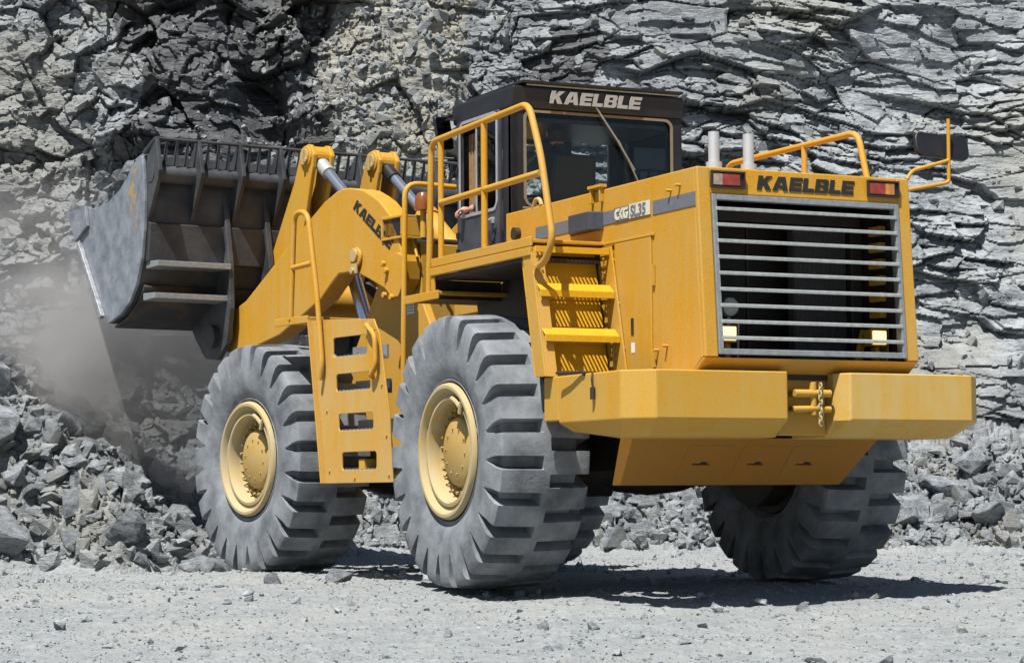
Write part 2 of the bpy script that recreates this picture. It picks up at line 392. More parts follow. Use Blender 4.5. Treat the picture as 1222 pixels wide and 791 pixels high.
# ---- grille
m = MB()
def gb(x0, x1, z0, z1, f=.014, d=.06):
    m.hull8([(x0, ry(z0) - f, z0), (x1, ry(z0) - f, z0), (x1, ry(z0) + d, z0), (x0, ry(z0) + d, z0)],
            [(x0, ry(z1) - f, z1), (x1, ry(z1) - f, z1), (x1, ry(z1) + d, z1), (x0, ry(z1) + d, z1)])
gb(-GX + .002, -GX + .042, GZ0 + .002, GZ1 - .002); gb(GX - .042, GX - .002, GZ0 + .002, GZ1 - .002)
gb(-GX + .043, GX - .043, GZ0 + .002, GZ0 + .045); gb(-GX + .043, GX - .043, GZ1 - .045, GZ1 - .002)
gr = m.build('grille', M['grille'], L, .005)
for k in range(9):
    z = 2.885 - k * (2.885 - 1.915) / 8.0 + .0
    m = MB(); y = ry(z)
    m.hull8([(-GX + .03, y - .022, z - .014), (GX - .03, y - .022, z - .014), (GX - .03, y + .030, z - .006), (-GX + .03, y + .030, z - .006)],
            [(-GX + .03, y - .022, z + .012), (GX - .03, y - .022, z + .012), (GX - .03, y + .030, z + .020), (-GX + .03, y + .030, z + .020)])
    m.build('slat', M['slat'], gr, .004)
# interior behind the grille
m = MB(); m.box(-.915, .915, .95, .99, 1.62, 3.16); m.box(-.915, .915, .07, .94, 1.62, 1.66)
m.box(-.918, -.90, .07, .94, 1.67, 3.16); m.box(.90, .918, .07, .94, 1.67, 3.16)
m.box(-.20, -.185, .55, .57, 1.68, 2.85)
m.build('engine_bay', M['dark'], L)
m = MB(); m.box(.27, .76, .62, .70, 1.70, 2.84)
for k in range(40): m.box(.275 + k * .012, .275 + k * .012 + .005, .600, .618, 1.73, 2.82)
m.build('radiator', M['radiator'], L)
m = MB(); m.box(-.60, .80, .45, .75, 2.86, 2.98); m.box(.77, .88, .55, .80, 1.70, 2.85)
m.build('radiator_duct', M['dark_brown'], L, .01)
for k in range(4):
    pass
for s, x in ((-1, -.605), (1, .755)):
    m = MB(); m.box(x - .075, x + .075, .16, .26, 1.90, 2.03); m.box(x - .02, x + .02, .18, .24, 1.665, 1.90)
    wl = m.build('work_lamp', YDU, L, .006)
    m = MB(); m.box(x - .062, x + .062, .148, .159, 1.915, 2.018); m.build('lens', M['lamp'], wl, .004)
    m = MB(); m.tube([(x - .085, .20, 2.07), (x + .11, .20, 2.07), (x + .10, .20, 1.70)], .009, 8, .03); m.build('bracket', M['slat'], wl)
m = MB(); m.prism([(.62, 1.68), (.70, 1.68), (.76, 1.97), (.88, 1.97), (.88, 2.04), (.72, 2.04)], 'y', .34, .37)
m.build('bracket', M['yellow_dusty'], L, .006)
for k in range(9):
    m = MB(); m.box(.83, .888, .24, .40, 1.74 + k * .13, 1.74 + k * .13 + .075); m.build('slat_clamp', M['yellow_dusty'], gr, .006)
m = MB(); m.lathe([(.20, 0), (.20, .05), (.215, .07), (.26, .075), (.30, .05), (.30, 0)], 24, 'y', (-.55, 0, 2.175))
m.tube([(-.55, .26, 2.10), (-.55, .26, 1.67)], .018, 8); m.build('horn', M['slat'], L, smooth=True)
# ---- counterweight blocks and hitch
YF, ZBT, ZBB, ZU = -.142, 1.671, 1.312, 1.185
for s in (-1, 1):
    q = lambda x: s * x
    top = [(q(.2805), YF), (q(1.402), YF), (q(1.5934), .054), (q(1.5934), 1.05), (q(1.52), 1.05), (q(1.30), .55), (q(.215), .55), (q(.215), .0)]
    low = [(q(.250), .10), (q(1.330), .10), (q(1.470), .26), (q(1.470), 1.05), (q(1.44), 1.05), (q(1.28), .60), (q(.215), .60), (q(.215), .14)]
    m = MB(); n = len(top)
    vs = [(x, y, ZBT) for x, y in top] + [(x, y, ZBB if i not in (3, 4) else ZBB + .0) for i, (x, y) in enumerate(top)] + [(x, y, ZU if i not in (3, 4) else ZU + .06) for i, (x, y) in enumerate(low)]
    fs = [tuple(range(n))] + [(i, (i + 1) % n, n + (i + 1) % n, n + i) for i in range(n)] + [(n + i, n + (i + 1) % n, 2 * n + (i + 1) % n, 2 * n + i) for i in range(n)] + [tuple(range(2 * n, 3 * n))[::-1]]
    m.add(vs, fs); m.build('counterweight', YDU if s < 0 else paint('worn_yellow_paint', (.64, .33, .02), (.52, .42, .20), .55), L, .012)
    # side fender beam joining the counterweight to the steps
    m = MB(); m.box(min(q(1.5934), q(1.50)), max(q(1.5934), q(1.50)), 1.052, 1.30, 1.33, ZBT)
    m.build('fender_beam', YDU, L, .008)
m = MB(); m.box(-.2135, .2135, .10, .16, 1.20, 1.69); m.box(-.60, .60, .162, .5, 1.22, 1.64)
m.build('hitch_plate', Y, L, .006)
m = MB()
for z in (1.515, 1.395):
    m.tube([(-.10, .10, z), (-.10, -.035, z)], .026, 10); m.tube([(.13, .10, z), (.13, -.035, z)], .026, 10)
m.tube([(-.15, -.03, 1.515), (.17, -.03, 1.515)], .030, 12); m.tube([(-.16, -.03, 1.395), (.03, -.03, 1.400), (.17, -.03, 1.395)], .024, 12, 0)
for x, z in ((.175, 1.51), (.175, 1.46), (.175, 1.40), (-.185, 1.47)): m.tube([(x, .101, z), (x, .080, z)], .020, 8)
m.tube([(.02, -.02, 1.35), (.02, -.02, 1.60)], .030, 12)
hit = m.build('tow_hitch', M['yellow_dusty'], L, .004, True)
m = MB()
for k in range(10):
    z = 1.57 - k * .031; a = k % 2
    pts = [(.055 + (.016 * math.cos(t) if a else 0) + .004 * math.sin(k * 2.1), -.075 + (0 if a else .016 * math.cos(t)), z + .024 * math.sin(t)) for t in [2 * PI * i / 10 for i in range(11)]]
    m.tube(pts, .0065, 6)
m.build('chain', M['rim'], hit, 0, True)
# grab loop and pin on the left block
m = MB(); m.tube([(-1.60, .62, 1.66), (-1.60, .60, 1.682), (-1.64, .80, 1.684), (-1.66, .95, 1.69)], .012, 8, .02)
m.tube([(-1.597, .48, 1.67), (-1.615, .46, 1.62), (-1.612, .45, 1.55)], .008, 6); m.tube([(-1.615, .45, 1.56), (-1.615, .45, 1.47)], .020, 8)
m.build('locking_pin', M['dark_brown'], L)
# ---- belly pan
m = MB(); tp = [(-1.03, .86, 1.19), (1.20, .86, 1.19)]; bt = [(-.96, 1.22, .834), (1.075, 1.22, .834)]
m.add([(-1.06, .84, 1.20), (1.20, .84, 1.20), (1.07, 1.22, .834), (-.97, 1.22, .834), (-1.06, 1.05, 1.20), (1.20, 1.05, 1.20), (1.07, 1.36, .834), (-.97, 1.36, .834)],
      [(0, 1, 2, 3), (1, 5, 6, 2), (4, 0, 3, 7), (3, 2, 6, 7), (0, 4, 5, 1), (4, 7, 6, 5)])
bp = m.build('belly_pan', M['pan_shade'], L, .006)
m = MB(); dz = (.834 - 1.20) / (1.22 - .84)
def pan(x0, x1, y0, y1, h=.0025):
    f = lambda y: 1.20 + dz * (y - .84)
    nx = Vector((0, dz, -1)).normalized() * h
    m.hull8([(x0, y0, f(y0)), (x1, y0, f(y0)), (x1, y1, f(y1)), (x0, y1, f(y1))], [(x0 + nx.x, y0 + nx.y, f(y0) + nx.z), (x1, y0 + nx.y, f(y0) + nx.z), (x1, y1 + nx.y, f(y1) + nx.z), (x0, y1 + nx.y, f(y1) + nx.z)])
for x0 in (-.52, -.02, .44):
    m = MB(); pan(x0, x0 + .40, .90, 1.16); m.build('cover_plate', M['pan_shade'], bp)
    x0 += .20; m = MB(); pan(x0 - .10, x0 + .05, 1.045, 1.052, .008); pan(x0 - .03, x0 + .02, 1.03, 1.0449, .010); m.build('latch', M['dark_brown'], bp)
# ---- rear chassis and axles
m = MB()
for s in (-1, 1): m.box(s * .62 - .09, s * .62 + .09, 1.3, 4.3, .95, 1.58)
m.box(-.53, .53, 1.35, 4.2, 1.0, 1.55)
m.prism([(-.45, 4.0), (.45, 4.0), (.22, 4.79), (-.22, 4.79)], 'z', .75, 1.6)
m.box(-.94, .94, .6, 3.35, 1.59, 1.70)
m.build('chassis', M['dark_brown'], L, .01)
for (o_, r_, yy) in ((None, 0, 2.525), (HG, FA, 2.256)):
    m = MB(); m.tube([(-1.2, yy, 1.125), (-.5, yy, 1.125)], .24, 16, 0, .30); m.tube([(.5, yy, 1.125), (1.2, yy, 1.125)], .30, 16, 0, .24)
    m.lathe([(-.5, .28), (-.3, .34), (0, .37), (.3, .34), (.5, .28)], 24, 'x', (0, yy, 1.125))
    for s in (-1, 1): m.lathe([(s * .98, .0), (s * .98, .34), (s * 1.02, .47), (s * 1.40, .47)], 32, 'x', (0, yy, 1.125))  # drums added to darken the shaded inner side of the wheels
    m.build('axle', M['dark_brown'], L, 0, True, o_, r_)

# ---- wheels
def tyre_mesh():
    NL = 24; pitch = 2 * PI / NL
    # profile from the outer (-x) bead over the tread to the inner bead: (x, r, groove x, groove r, zone)
    half = [(-.265, .535, 0), (-.315, .560, 0), (-.345, .575, 0), (-.350, .590, 0), (-.340, .598, 0), (-.362, .63, 0), (-.388, .70, 0), (-.400, .78, 0), (-.402, .815, 0),
            (-.403, .845, 1), (-.404, .90, 2), (-.402, 1.00, 2), (-.396, 1.07, 2), (-.380, 1.100, 2), (-.355, 1.108, 2), (-.25, 1.113, 2), (-.13, 1.120, 2), (-.045, 1.123, 2), (-.03, 1.124, 3), (0.0, 1.125, 3)]
    prof = half + [(-x, r, z) for x, r, z in half[-2::-1]]
    nh = len(half) - 1; n = len(prof); vs = []; cols = []
    offs = []
    for k in range(2):                           # left grooves centred on 0, right grooves on half a pitch
        c = k * .5
        for t in (-1.0, -.80, .80, 1.0): offs.append((c, t, k))
        offs.append((c + .25, 0, -1))
    for l in range(NL):
        for (c, t, k) in offs:
            th0 = (l + c) * pitch
            for i, (x, r, zn) in enumerate(prof):
                left = i <= nh
                th = th0; xx, rr = x, r
                if k >= 0:
                    # groove half width grows from shoulder to tread
                    w = (.030 + .158 * min(1, max(0, (r - .83) / .19))) * pitch
                    w2 = w * (1 if abs(t) > .9 else .82)
                    th = th0 + math.copysign(w2, t)
                    mine = (k == 0) == (x <= 0)
                    if mine and zn == 2 and abs(t) < .9:
                        dpt = min(1, max(0, (r - .84) / .12))
                        xx = math.copysign(min(abs(x), .402 - .080 * dpt), x)
                        rr = r if r < .93 else r - min(.125, (r - .93) * 1.15)
                    # lean the groove a little across the tread
                th += .030 * pitch * 0
                vs.append((xx, rr * math.cos(th), rr * math.sin(th)))
    nc = NL * len(offs)
    fs = [(c * n + i, c * n + i + 1, ((c + 1) % nc) * n + i + 1, ((c + 1) % nc) * n + i) for c in range(nc) for i in range(n - 1)]
    mb = MB(); mb.add(vs, fs); return mb
tm = tyre_mesh()
rim = MB()
rim.lathe([(-.345, .560), (-.372, .553), (-.385, .538), (-.385, .515), (-.372, .500), (-.335, .485), (-.325, .455), (-.345, .452), (-.350, .425), (-.335, .410), (-.26, .398), (-.20, .39), (-.19, .38), (-.19, .26), (-.19, .0)], 64)
rim.cur = 1  # inner barrel coloured dark in place of the shade inside the wheel
rim.lathe([(.265, .54), (.30, .53), (.30, .45), (.1, .43), (-.15, .385)], 48)
rim.cur = 0
rim.tube([(-.362, .44 * math.cos(t), .44 * math.sin(t)) for t in [1.72 + .05 * i for i in range(9)]], .022, 8)
rim.tube([(-.365, .49 * math.cos(2.12), .49 * math.sin(2.12)), (-.365, .40 * math.cos(2.2), .40 * math.sin(2.2))], .020, 8)
hub = MB()
hub.lathe([(-.189, .295), (-.23, .29), (-.262, .28), (-.275, .265), (-.278, .245), (-.285, .235), (-.288, .0)], 40)
for k in range(24):
    a = 2 * PI * k / 24
    hub.tube([(-.189, .342 * math.cos(a), .342 * math.sin(a)), (-.232, .342 * math.cos(a), .342 * math.sin(a))], .024, 6)
    hub.tube([(-.232, .342 * math.cos(a), .342 * math.sin(a)), (-.262, .342 * math.cos(a), .342 * math.sin(a))], .014, 6)
for k in range(10):
    a = 2 * PI * k / 10; hub.tube([(-.284, .19 * math.cos(a), .19 * math.sin(a)), (-.297, .19 * math.cos(a), .19 * math.sin(a))], .010, 6)
wheel0 = hub.build('wheel', M['hub'], L, 0, True)
tyre0 = tm.build('tyre', M['rubber'], wheel0, 0.0)
me = tyre0.data; me.polygons.foreach_set('use_smooth', [True] * len(me.polygons)); me.set_sharp_from_angle(angle=math.radians(28))
bv = tyre0.modifiers.new('bevel', 'BEVEL'); bv.width = .006; bv.segments = 2; bv.limit_method = 'ANGLE'; bv.angle_limit = math.radians(32)
rim0 = rim.build('rim', [M['rim'], M['dark_brown']], wheel0, 0, True)
def R2(v, a): return Vector((v[0] * math.cos(a) - v[1] * math.sin(a), v[0] * math.sin(a) + v[1] * math.cos(a), v[2]))
wpos = [((-1.511, 2.525, 1.125), 0, .10), ((1.511, 2.525, 1.125), PI, .4), (HG + R2((-1.43, 2.256, 1.135), FA), FA, .17), (HG + R2((1.43, 2.256, 1.125), FA), FA + PI, .3)]
for i, (p, a, roll) in enumerate(wpos):
    if i == 0: w = wheel0
    else:
        w = wheel0.copy(); COL.objects.link(w); w.parent = L
        for ch in (tyre0, rim0):
            c = ch.copy(); COL.objects.link(c); c.parent = w
    w.location = p; w.rotation_euler = (Matrix.Rotation(a, 4, 'Z') @ Matrix.Rotation(roll, 4, 'X')).to_euler()

# ---- platform, fender and steps (left), plain mirror image on the right
def platform(s):
    q = lambda a, b_: (min(s * a, s * b_), max(s * a, s * b_))
    m = MB()
    x0, x1 = q(1.655, .955)
    m.box(x0, x1, 1.46, 3.33, 2.742, 2.772)                     # deck
    f0, f1 = q(1.665, 1.645)
    m.box(f0, f1, 1.37, 3.30, 2.705, 2.780)                      # deck edge
    m.box(f0 - (.012 if s < 0 else 0), f1 + (.012 if s > 0 else 0), 1.37, 3.30, 2.63, 2.698)   # fender edge
    for a, b_ in ((3.24, 3.305),): m.box(f0, f1, a, b_, 2.50, 2.628)
    g0, g1 = q(1.655, .955)
    m.box(g0, g1, 3.18, 3.86, 2.47, 2.50)                        # lower step in front
    h0, h1 = q(1.668, 1.648); m.box(h0, h1, 3.16, 3.88, 2.43, 2.505)
    p = m.build('platform', Y, L, .006)
    m = MB()
    m.box(x0 + .02, x1 - .0, 1.5, 3.26, 2.60, 2.63)
    a0, a1 = q(1.0, .97); m.prism([(1.42, 1.72), (1.60, 2.60), (3.26, 2.60), (3.80, 2.44), (3.60, 1.72)], 'x', a0, a1)
    b0, b1 = q(1.63, 1.01); m.hull8([(b0, 3.28, 2.46), (b1, 3.28, 2.46), (b1, 3.31, 2.46), (b0, 3.31, 2.46)], [(b0, 3.28, 2.60), (b1, 3.28, 2.60), (b1, 3.31, 2.60), (b0, 3.31, 2.60)])
    m.box(b0, b1, 3.30, 3.80, 2.44, 2.465)
    m.build('wheel_arch', M['dark_brown'], p)  # yellow arch coloured dark brown to stand for shade under the deck
    return p
plat = platform(-1); platform(1)
m = MB(); m.box(-1.10, -1.04, 2.0, 2.12, 2.34, 2.46); m.tube([(-1.06, 2.0, 2.36), (-1.10, 1.85, 2.2), (-1.06, 1.8, 2.0)], .018, 8, .05)
m.build('junction_box', M['slat'], plat, .004)
# stair: outer stringer, inner stringer, three grated treads
yt = lambda z: 1.33 - (2.72 - z) * .235                           # leaning line of the tread noses
m = MB()
def stringer(x0, x1, z0, z1, d, dy=0.0):
    m.hull8([(x0, yt(z0) + dy, z0), (x1, yt(z0) + dy, z0), (x1, yt(z0) + dy + d, z0), (x0, yt(z0) + dy + d, z0)],
            [(x0, yt(z1) + dy, z1), (x1, yt(z1) + dy, z1), (x1, yt(z1) + dy + d, z1), (x0, yt(z1) + dy + d, z1)])
stringer(-1.664, -1.648, ZBT + .002, 2.700, .16, .055)
stringer(-1.648, -1.553, ZBT + .002, 2.704, .012, .055)
for x in (-1.585, -1.615):
    for z in (2.52, 2.60): m.tube([(x, yt(z) + .056, z), (x, yt(z) + .038, z)], .010, 8)
stair = m.build('stair', Y, L, .004)
m = MB(); stringer(-.990, -.974, ZBT + .002, 2.725, .20, -.02)
for z0 in (2.70, 2.35, 1.99):
    for dz in (-.07, -.13, -.19): m.tube([(-.990, yt(z0) + .09, z0 + dz), (-1.006, yt(z0) + .09, z0 + dz)], .010, 8)
    m.tube([(-.975, yt(z0) - .018, z0 - .09), (-.975, yt(z0) - .045, z0 - .09)], .013, 8)
m.build('stringer', Y, stair, .004)
for z0 in (2.705, 2.352, 1.998):
    m = MB(); y0 = yt(z0)
    m.box(-1.645, -.992, y0, y0 + .018, z0 - .05, z0)                 # nosing
    m.box(-1.645, -.992, y0 + .24, y0 + .255, z0 - .05, z0)
    n_ = 19
    for k in range(n_):
        x = -1.640 + (k + .5) * .645 / n_
        m.box(x - .005, x + .005, y0 + .019, y0 + .239, z0 - .024, z0 - .004)
    m.build('tread', YC, stair, .002)
    if z0 < 2.6:
        m = MB(); m.hull8([(-1.644, y0 + .004, z0 + .002), (-.993, y0 + .004, z0 + .002), (-.993, y0 + .016, z0 + .002), (-1.644, y0 + .016, z0 + .002)],
                          [(-1.644, y0 + .08, z0 + .062), (-.993, y0 + .08, z0 + .062), (-.993, y0 + .092, z0 + .062), (-1.644, y0 + .092, z0 + .062)])
        m.build('kick_plate', YC, stair, .002)
m = MB()
stringer(-1.645, -.992, ZBT + .01, 2.60, .012, .26)
m.build('riser', YC, stair)
# handrails on the platform
def rails(name, paths, r, mat, parent, fil=.08, **k):
    m = MB()
    for p in paths: m.tube(p, r, 12, fil)
    return m.build(name, mat, parent, 0, True, **k)
XR = -1.64
rails('handrail', [[(XR, 3.40, 2.50), (XR, 3.335, 3.79), (XR, 1.44, 3.84), (XR, 1.23, 3.40), (XR, 1.035, 2.72), (XR, 1.17, 2.57), (XR, 1.28, 2.54)],
                   [(XR, 2.27, 2.76), (XR, 2.27, 3.80)],
                   [(XR, 3.14, 3.245), (XR, 1.235, 3.265)], [(XR - .02, 1.29, 2.53), (XR - .02, 1.29, 2.60)]], .028, M['yellow'], L, .12)
rails('handrail', [[(XR + .005, 3.15, 2.77), (XR + .005, 3.15, 3.80)]], .026, M['yellow_dusty'], L)
rails('handrail', [[(-1.37, 4.6, 1.70), (-1.345, 4.6, 3.61), (-.84, 4.6, 3.595)]], .026, M['yellow'], L, .14)
rails('hood_handrail', [[(.9, 2.75, 3.2), (.9, 2.65, 3.65), (.9, .62, 3.65), (.9, .48, 3.195)], [(.9, 1.41, 3.2), (.9, 1.41, 3.64)]], .026, M['yellow'], L, .12)
# exhaust pipes
for x, y in ((-.56, .42), (-.25, .42)):
    m = MB(); m.tube([(x, y, 3.20), (x, y, 3.30)], .062, 20); m.tube([(x, y, 3.29), (x, y, 3.535)], .043, 20, cap=False)
    m.tube([(x, y, 3.535), (x, y, 3.30)], .038, 20)
    if x > -.4: m.box(x + .06, x + .16, y - .02, y + .02, 3.235, 3.26); m.box(x + .14, x + .16, y - .02, y + .02, 3.20, 3.235)
    m.build('exhaust_pipe', M['pipe'], L, 0, True)
# right rear mirror
ma = rails('mirror_arm', [[(.953, .03, 3.20), (1.00, .03, 3.27), (1.35, .03, 3.37), (1.355, .03, 3.40)], [(1.355, .03, 3.70), (1.35, .03, 3.20), (1.30, .03, 3.185), (.953, .03, 3.115)]], .015, M['yellow'], L, .07)
def mirror(parent, mat4, w, h):
    ol = rrect(-w / 2, w / 2, -h / 2, h / 2, min(w, h) * .34)
    mm = mplate('mirror', [ol], .04, mat4, M['cab'], parent, .008)
    mplate('mirror_glass', [rrect(-w / 2 + .012, w / 2 - .012, -h / 2 + .012, h / 2 - .012, min(w, h) * .30)], .004, mat4 @ Matrix.Translation((0, 0, -.0225)), M['mirror'], parent)
    return mm
mirror(ma, frame((1, .06, -.04), (.05, .25, 1), (1.325, .09, 3.485)), .53, .20)

# ---- cab
CW, CY0, CY1, CZ0, CZ1 = .86, 3.38, 4.52, 2.80, 4.15
m = MB()
# corner posts and side strips
m.box(-CW, -CW + .06, 4.44, CY1, CZ0, CZ1); m.box(-CW, -CW + .07, CY0, 3.555, CZ0, CZ1)
m.box(-CW, -CW + .05, 3.555, 4.44, 4.17 - .001, 4.18)
m.box(-CW + .07, CW - .07, CY0 + .05, CY1 - .06, CZ0, CZ0 + .04)           # floor
m.box(-CW + .071, CW - .071, CY0 + .05, CY1 - .06, CZ1 - .10, CZ1 - .06)    # ceiling
cab = m.build('cab', M['cab'], L, .012)
wl_ = lambda n, ol, th, fr_, mat=M['cab'], b_=0.: mplate(n, ol, th, fr_, mat, cab, b_)
# rear wall (faces the camera), window with rounded corners
RW = [rrect(-.86, .86, 2.80, 4.15, .002, 1), rrect(-.72, .745, 3.30, 4.125, .07)]
wl_('wall_panel', RW, .05, frame((1, 0, 0), (0, 0, 1), (0, CY0 + .025, 0)))
wl_('window_seal', [rrect(-.738, .763, 3.285, 4.142, .08), rrect(-.715, .740, 3.305, 4.120, .066)], .016, frame((1, 0, 0), (0, 0, 1), (0, CY0 - .006, 0)), M['seal'])
wl_('window', [rrect(-.725, .75, 3.295, 4.13, .07)], .008, frame((1, 0, 0), (0, 0, 1), (0, CY0 + .015, 0)), M['glass'])
m = MB(); m.box(-.75, .77, CY0 - .016, CY0 - .001, 3.262, 3.283); m.build('window_ledge', M['seal'], cab, .003)
# right wall and window
fx = frame((0, -1, 0), (0, 0, 1), (.835, 0, 0))
wl_('wall_panel', [rrect(-CY1, -CY0 - .052, 2.80, 4.15, .002, 1), rrect(-4.40, -3.60, 3.30, 4.08, .08)], .05, fx)
wl_('window', [rrect(-4.39, -3.61, 3.31, 4.07, .08)], .008, fx, M['glass'])
# front wall and windscreen
ff = frame((1, 0, 0), (0, 0, 1), (0, CY1 - .025, 0))
wl_('wall_panel', [rrect(-.80, .809, 2.80, 4.15, .002, 1), rrect(-.55, .0, 3.2, 4.02, .06), rrect(.30, .70, 3.25, 4.10, .05)], .05, ff)
wl_('windscreen', [rrect(-.54, -.01, 3.21, 4.01, .06), rrect(.305, .695, 3.26, 4.09, .05)], .008, ff, M['glass'])
# door on the left side
fd = frame((0, -1, 0), (0, 0, 1), (-CW - .012, 0, 0))
dr = mplate('door', [rrect(-4.445, -3.565, 2.82, 4.165, .03), rrect(-4.375, -3.60, 3.295, 4.130, .07)], .04, fd, M['cab_blue'], cab, .005)
ft = frame((0, -1, 0), (0, 0, 1), (-CW - .036, 0, 0))
mplate('door_window_trim', [rrect(-4.392, -3.582, 3.270, 4.155, .09), rrect(-4.366, -3.608, 3.298, 4.127, .07)], .012, ft, M['trim'], cab, .002)
fg = frame((0, -1, 0), (0, 0, 1), (-CW - .006, 0, 0))
mplate('door_window', [rrect(-4.06, -3.605, 3.30, 4.12, .02)], .006, fg, M['glass'], cab)
m = MB(); m.box(-CW - .014, -CW + .004, 4.06, 4.085, 3.30, 4.12); m.build('pane_edge', M['trim'], cab)
m = MB(); m.tube([(-CW - .032, 3.68, 3.19), (-CW - .075, 3.68, 3.19), (-CW - .078, 3.58, 3.195)], .013, 8, .02); m.box(-CW - .05, -CW - .033, 3.66, 3.70, 3.165, 3.215)
m.build('door_handle', M['pipe'], cab, 0, True)
m = MB(); m.tube([(-CW - .032, 3.66, 3.10), (-CW - .05, 3.64, 3.0), (-CW - .05, 3.72, 2.96), (-CW - .04, 3.76, 3.10)], .010, 8, .04)
m.build('door_pull', M['cab'], cab)
for z in (3.10, 3.7, 2.95): m = MB(); m.box(-CW - .05, -CW - .033, 4.40, 4.44, z, z + .05); m.build('door_hinge', M['cab'], cab)
# roof with overhanging visor and a thin top sheet
m = MB()
lo = [(-.88, 3.36, 4.152), (.88, 3.36, 4.152), (.88, 4.56, 4.152), (-.88, 4.56, 4.152)]
hi = [(-.86, 3.33, 4.345), (.86, 3.33, 4.345), (.88, 4.60, 4.345), (-.88, 4.60, 4.345)]
m.hull8(lo, hi)
roof = m.build('roof', M['cab'], cab, .02)
m = MB(); m.hull8([(-.74, 3.42, 4.350), (.74, 3.42, 4.350), (.74, 4.50, 4.350), (-.74, 4.50, 4.350)], [(-.72, 3.44, 4.362), (.72, 3.44, 4.362), (.72, 4.48, 4.362), (-.72, 4.48, 4.362)])
m.box(-.72, .82, 3.335, 3.36, 4.352, 4.366); m.build('roof_gap_gleam', M['slat'], cab, .003)  # pale strip standing for light reflected in the gap below the top sheet
m = MB(); m.box(-.78, .84, 3.30, 4.5, 4.368, 4.392); m.build('roof_sheet', M['cab'], cab, .004)
vis = frame((1, 0, 0), (0, -.02, .13), (-.505, 3.338, 4.205))
wl_('lettering', word('KAELBLE', .93, .112), .010, vis, M['letter_grey'])
m = MB(); m.tube([(-.03, CY0 - .03, 4.20), (.17, CY0 - .035, 3.93), (.36, CY0 - .02, 3.66)], .010, 8); m.tube([(.20, CY0 - .022, 3.92), (.40, CY0 - .016, 3.56)], .007, 6)
m.build('wiper', M['grille'], cab)
lm = rails('mirror_bracket', [[(-.87, 4.5, 4.2), (-.93, 4.62, 4.22), (-1.0, 4.62, 3.86), (-.88, 4.54, 3.85)]], .010, M['cab'], cab, .04)
mm_ = frame((1, .25, .10), (-.16, 0, 1), (-.95, 4.62, 4.09))
mplate('mirror', [rrect(-.09, .09, -.155, .155, .035)], .035, mm_, M['cab'], cab, .006)
mplate('mirror_glass', [rrect(-.078, .078, -.143, .143, .03)], .004, mm_ @ Matrix.Translation((0, 0, .020)), M['mirror'], cab)
# seat, steering column, curtain inside
m = MB(); m.box(-.38, .12, 3.74, 4.20, 3.12, 3.24); m.hull8([(-.36, 3.62, 3.2), (.10, 3.62, 3.2), (.10, 3.74, 3.2), (-.36, 3.74, 3.2)], [(-.33, 3.52, 3.80), (.07, 3.52, 3.80), (.07, 3.62, 3.80), (-.33, 3.62, 3.80)])
m.box(-.30, .04, 3.80, 4.1, 2.845, 3.11); m.box(.14, .22, 3.7, 4.1, 3.36, 3.42)
m.build('driver_seat', M['seat'], cab, .03)
m = MB(); m.tube([(-.13, 4.44, 2.845), (-.13, 4.28, 3.42)], .035, 10)
m.tube([(-.13 + .19 * math.cos(t), 4.27 + .19 * math.sin(t) * .82, 3.45 + .19 * math.sin(t) * .4) for t in [2 * PI * k / 24 for k in range(25)]], .014, 8)
m.build('steering_wheel', M['seat'], cab, 0, True)
m = MB()
for k in range(7): m.tube([(-.79 + .012 * (k % 2), 4.20 + k * .028, 4.05), (-.79 + .012 * (k % 2), 4.20 + k * .028, 2.86)], .016, 6)
m.build('curtain', M['curtain'], cab, 0, True)
# step box ahead of the hood below the cab
m = MB(); m.box(-.86, .86, 3.31, 4.60, 2.40, 2.79); m.build('cab_base', Y, L, .01)
m = MB(); m.tube([(X - .002, 3.05, 3.0), (X - .05, 3.05, 3.0)], .055, 16); m.build('filler_cap', M['dark_brown'], L, 0, True)
m = MB(); m.tube([(X + .01, 2.62, 3.20 + .055 * 0), (X + .01, 2.66, 3.26), (X + .01, 2.74, 3.26), (X + .01, 2.78, 3.20)], .018, 8, .03); m.build('lifting_eye', M['rim'], L, 0, True)
m = MB(); m.tube([(-1.0, 2.80, 2.772), (-1.0, 2.78, 2.86), (-1.0, 2.55, 2.84), (-1.0, 2.52, 2.772)], .03, 8, .05); m.build('hose_guard', YC, L, 0, True)

# ---- front frame (about the joint): tower, arms, levers, cylinders
m = MB()
m.prism([(.74, 3.17), (1.30, 3.17), (2.0, 2.2), (2.8, 1.5), (2.8, .95), (.30, .95), (.42, 2.1), (.74, 2.62)], 'x', -.73, -.64)
m.prism([(.74, 3.17), (1.30, 3.17), (2.0, 2.2), (2.8, 1.5), (2.8, .95), (.30, .95), (.42, 2.1), (.74, 2.62)], 'x', .64, .73)
m.box(-.639, .639, .76, .80, 2.2, 3.165); m.box(-.639, .639, .81, 1.28, 3.13, 3.165)
m.box(-.639, .639, .9, 2.7, 1.0, 1.5)
m.prism([(-.45, .9), (.45, .9), (.22, 0), (-.22, 0)], 'z', .8, 1.5)
tw_ = m.build('lift_frame', Y, L, .01, **FW)
m = MB(); m.box(-.7345, -.731, .87, 1.06, 2.50, 2.66); stk = m.build('warning_sticker', M['white'], L, **FW)
m = MB()
for k in range(5): m.box(-.7365, -.7347, .885, 1.045 - .03 * (k % 2), 2.52 + k * .027, 2.532 + k * .027)
m.build('sticker_print', M['sticker_ink'], stk)
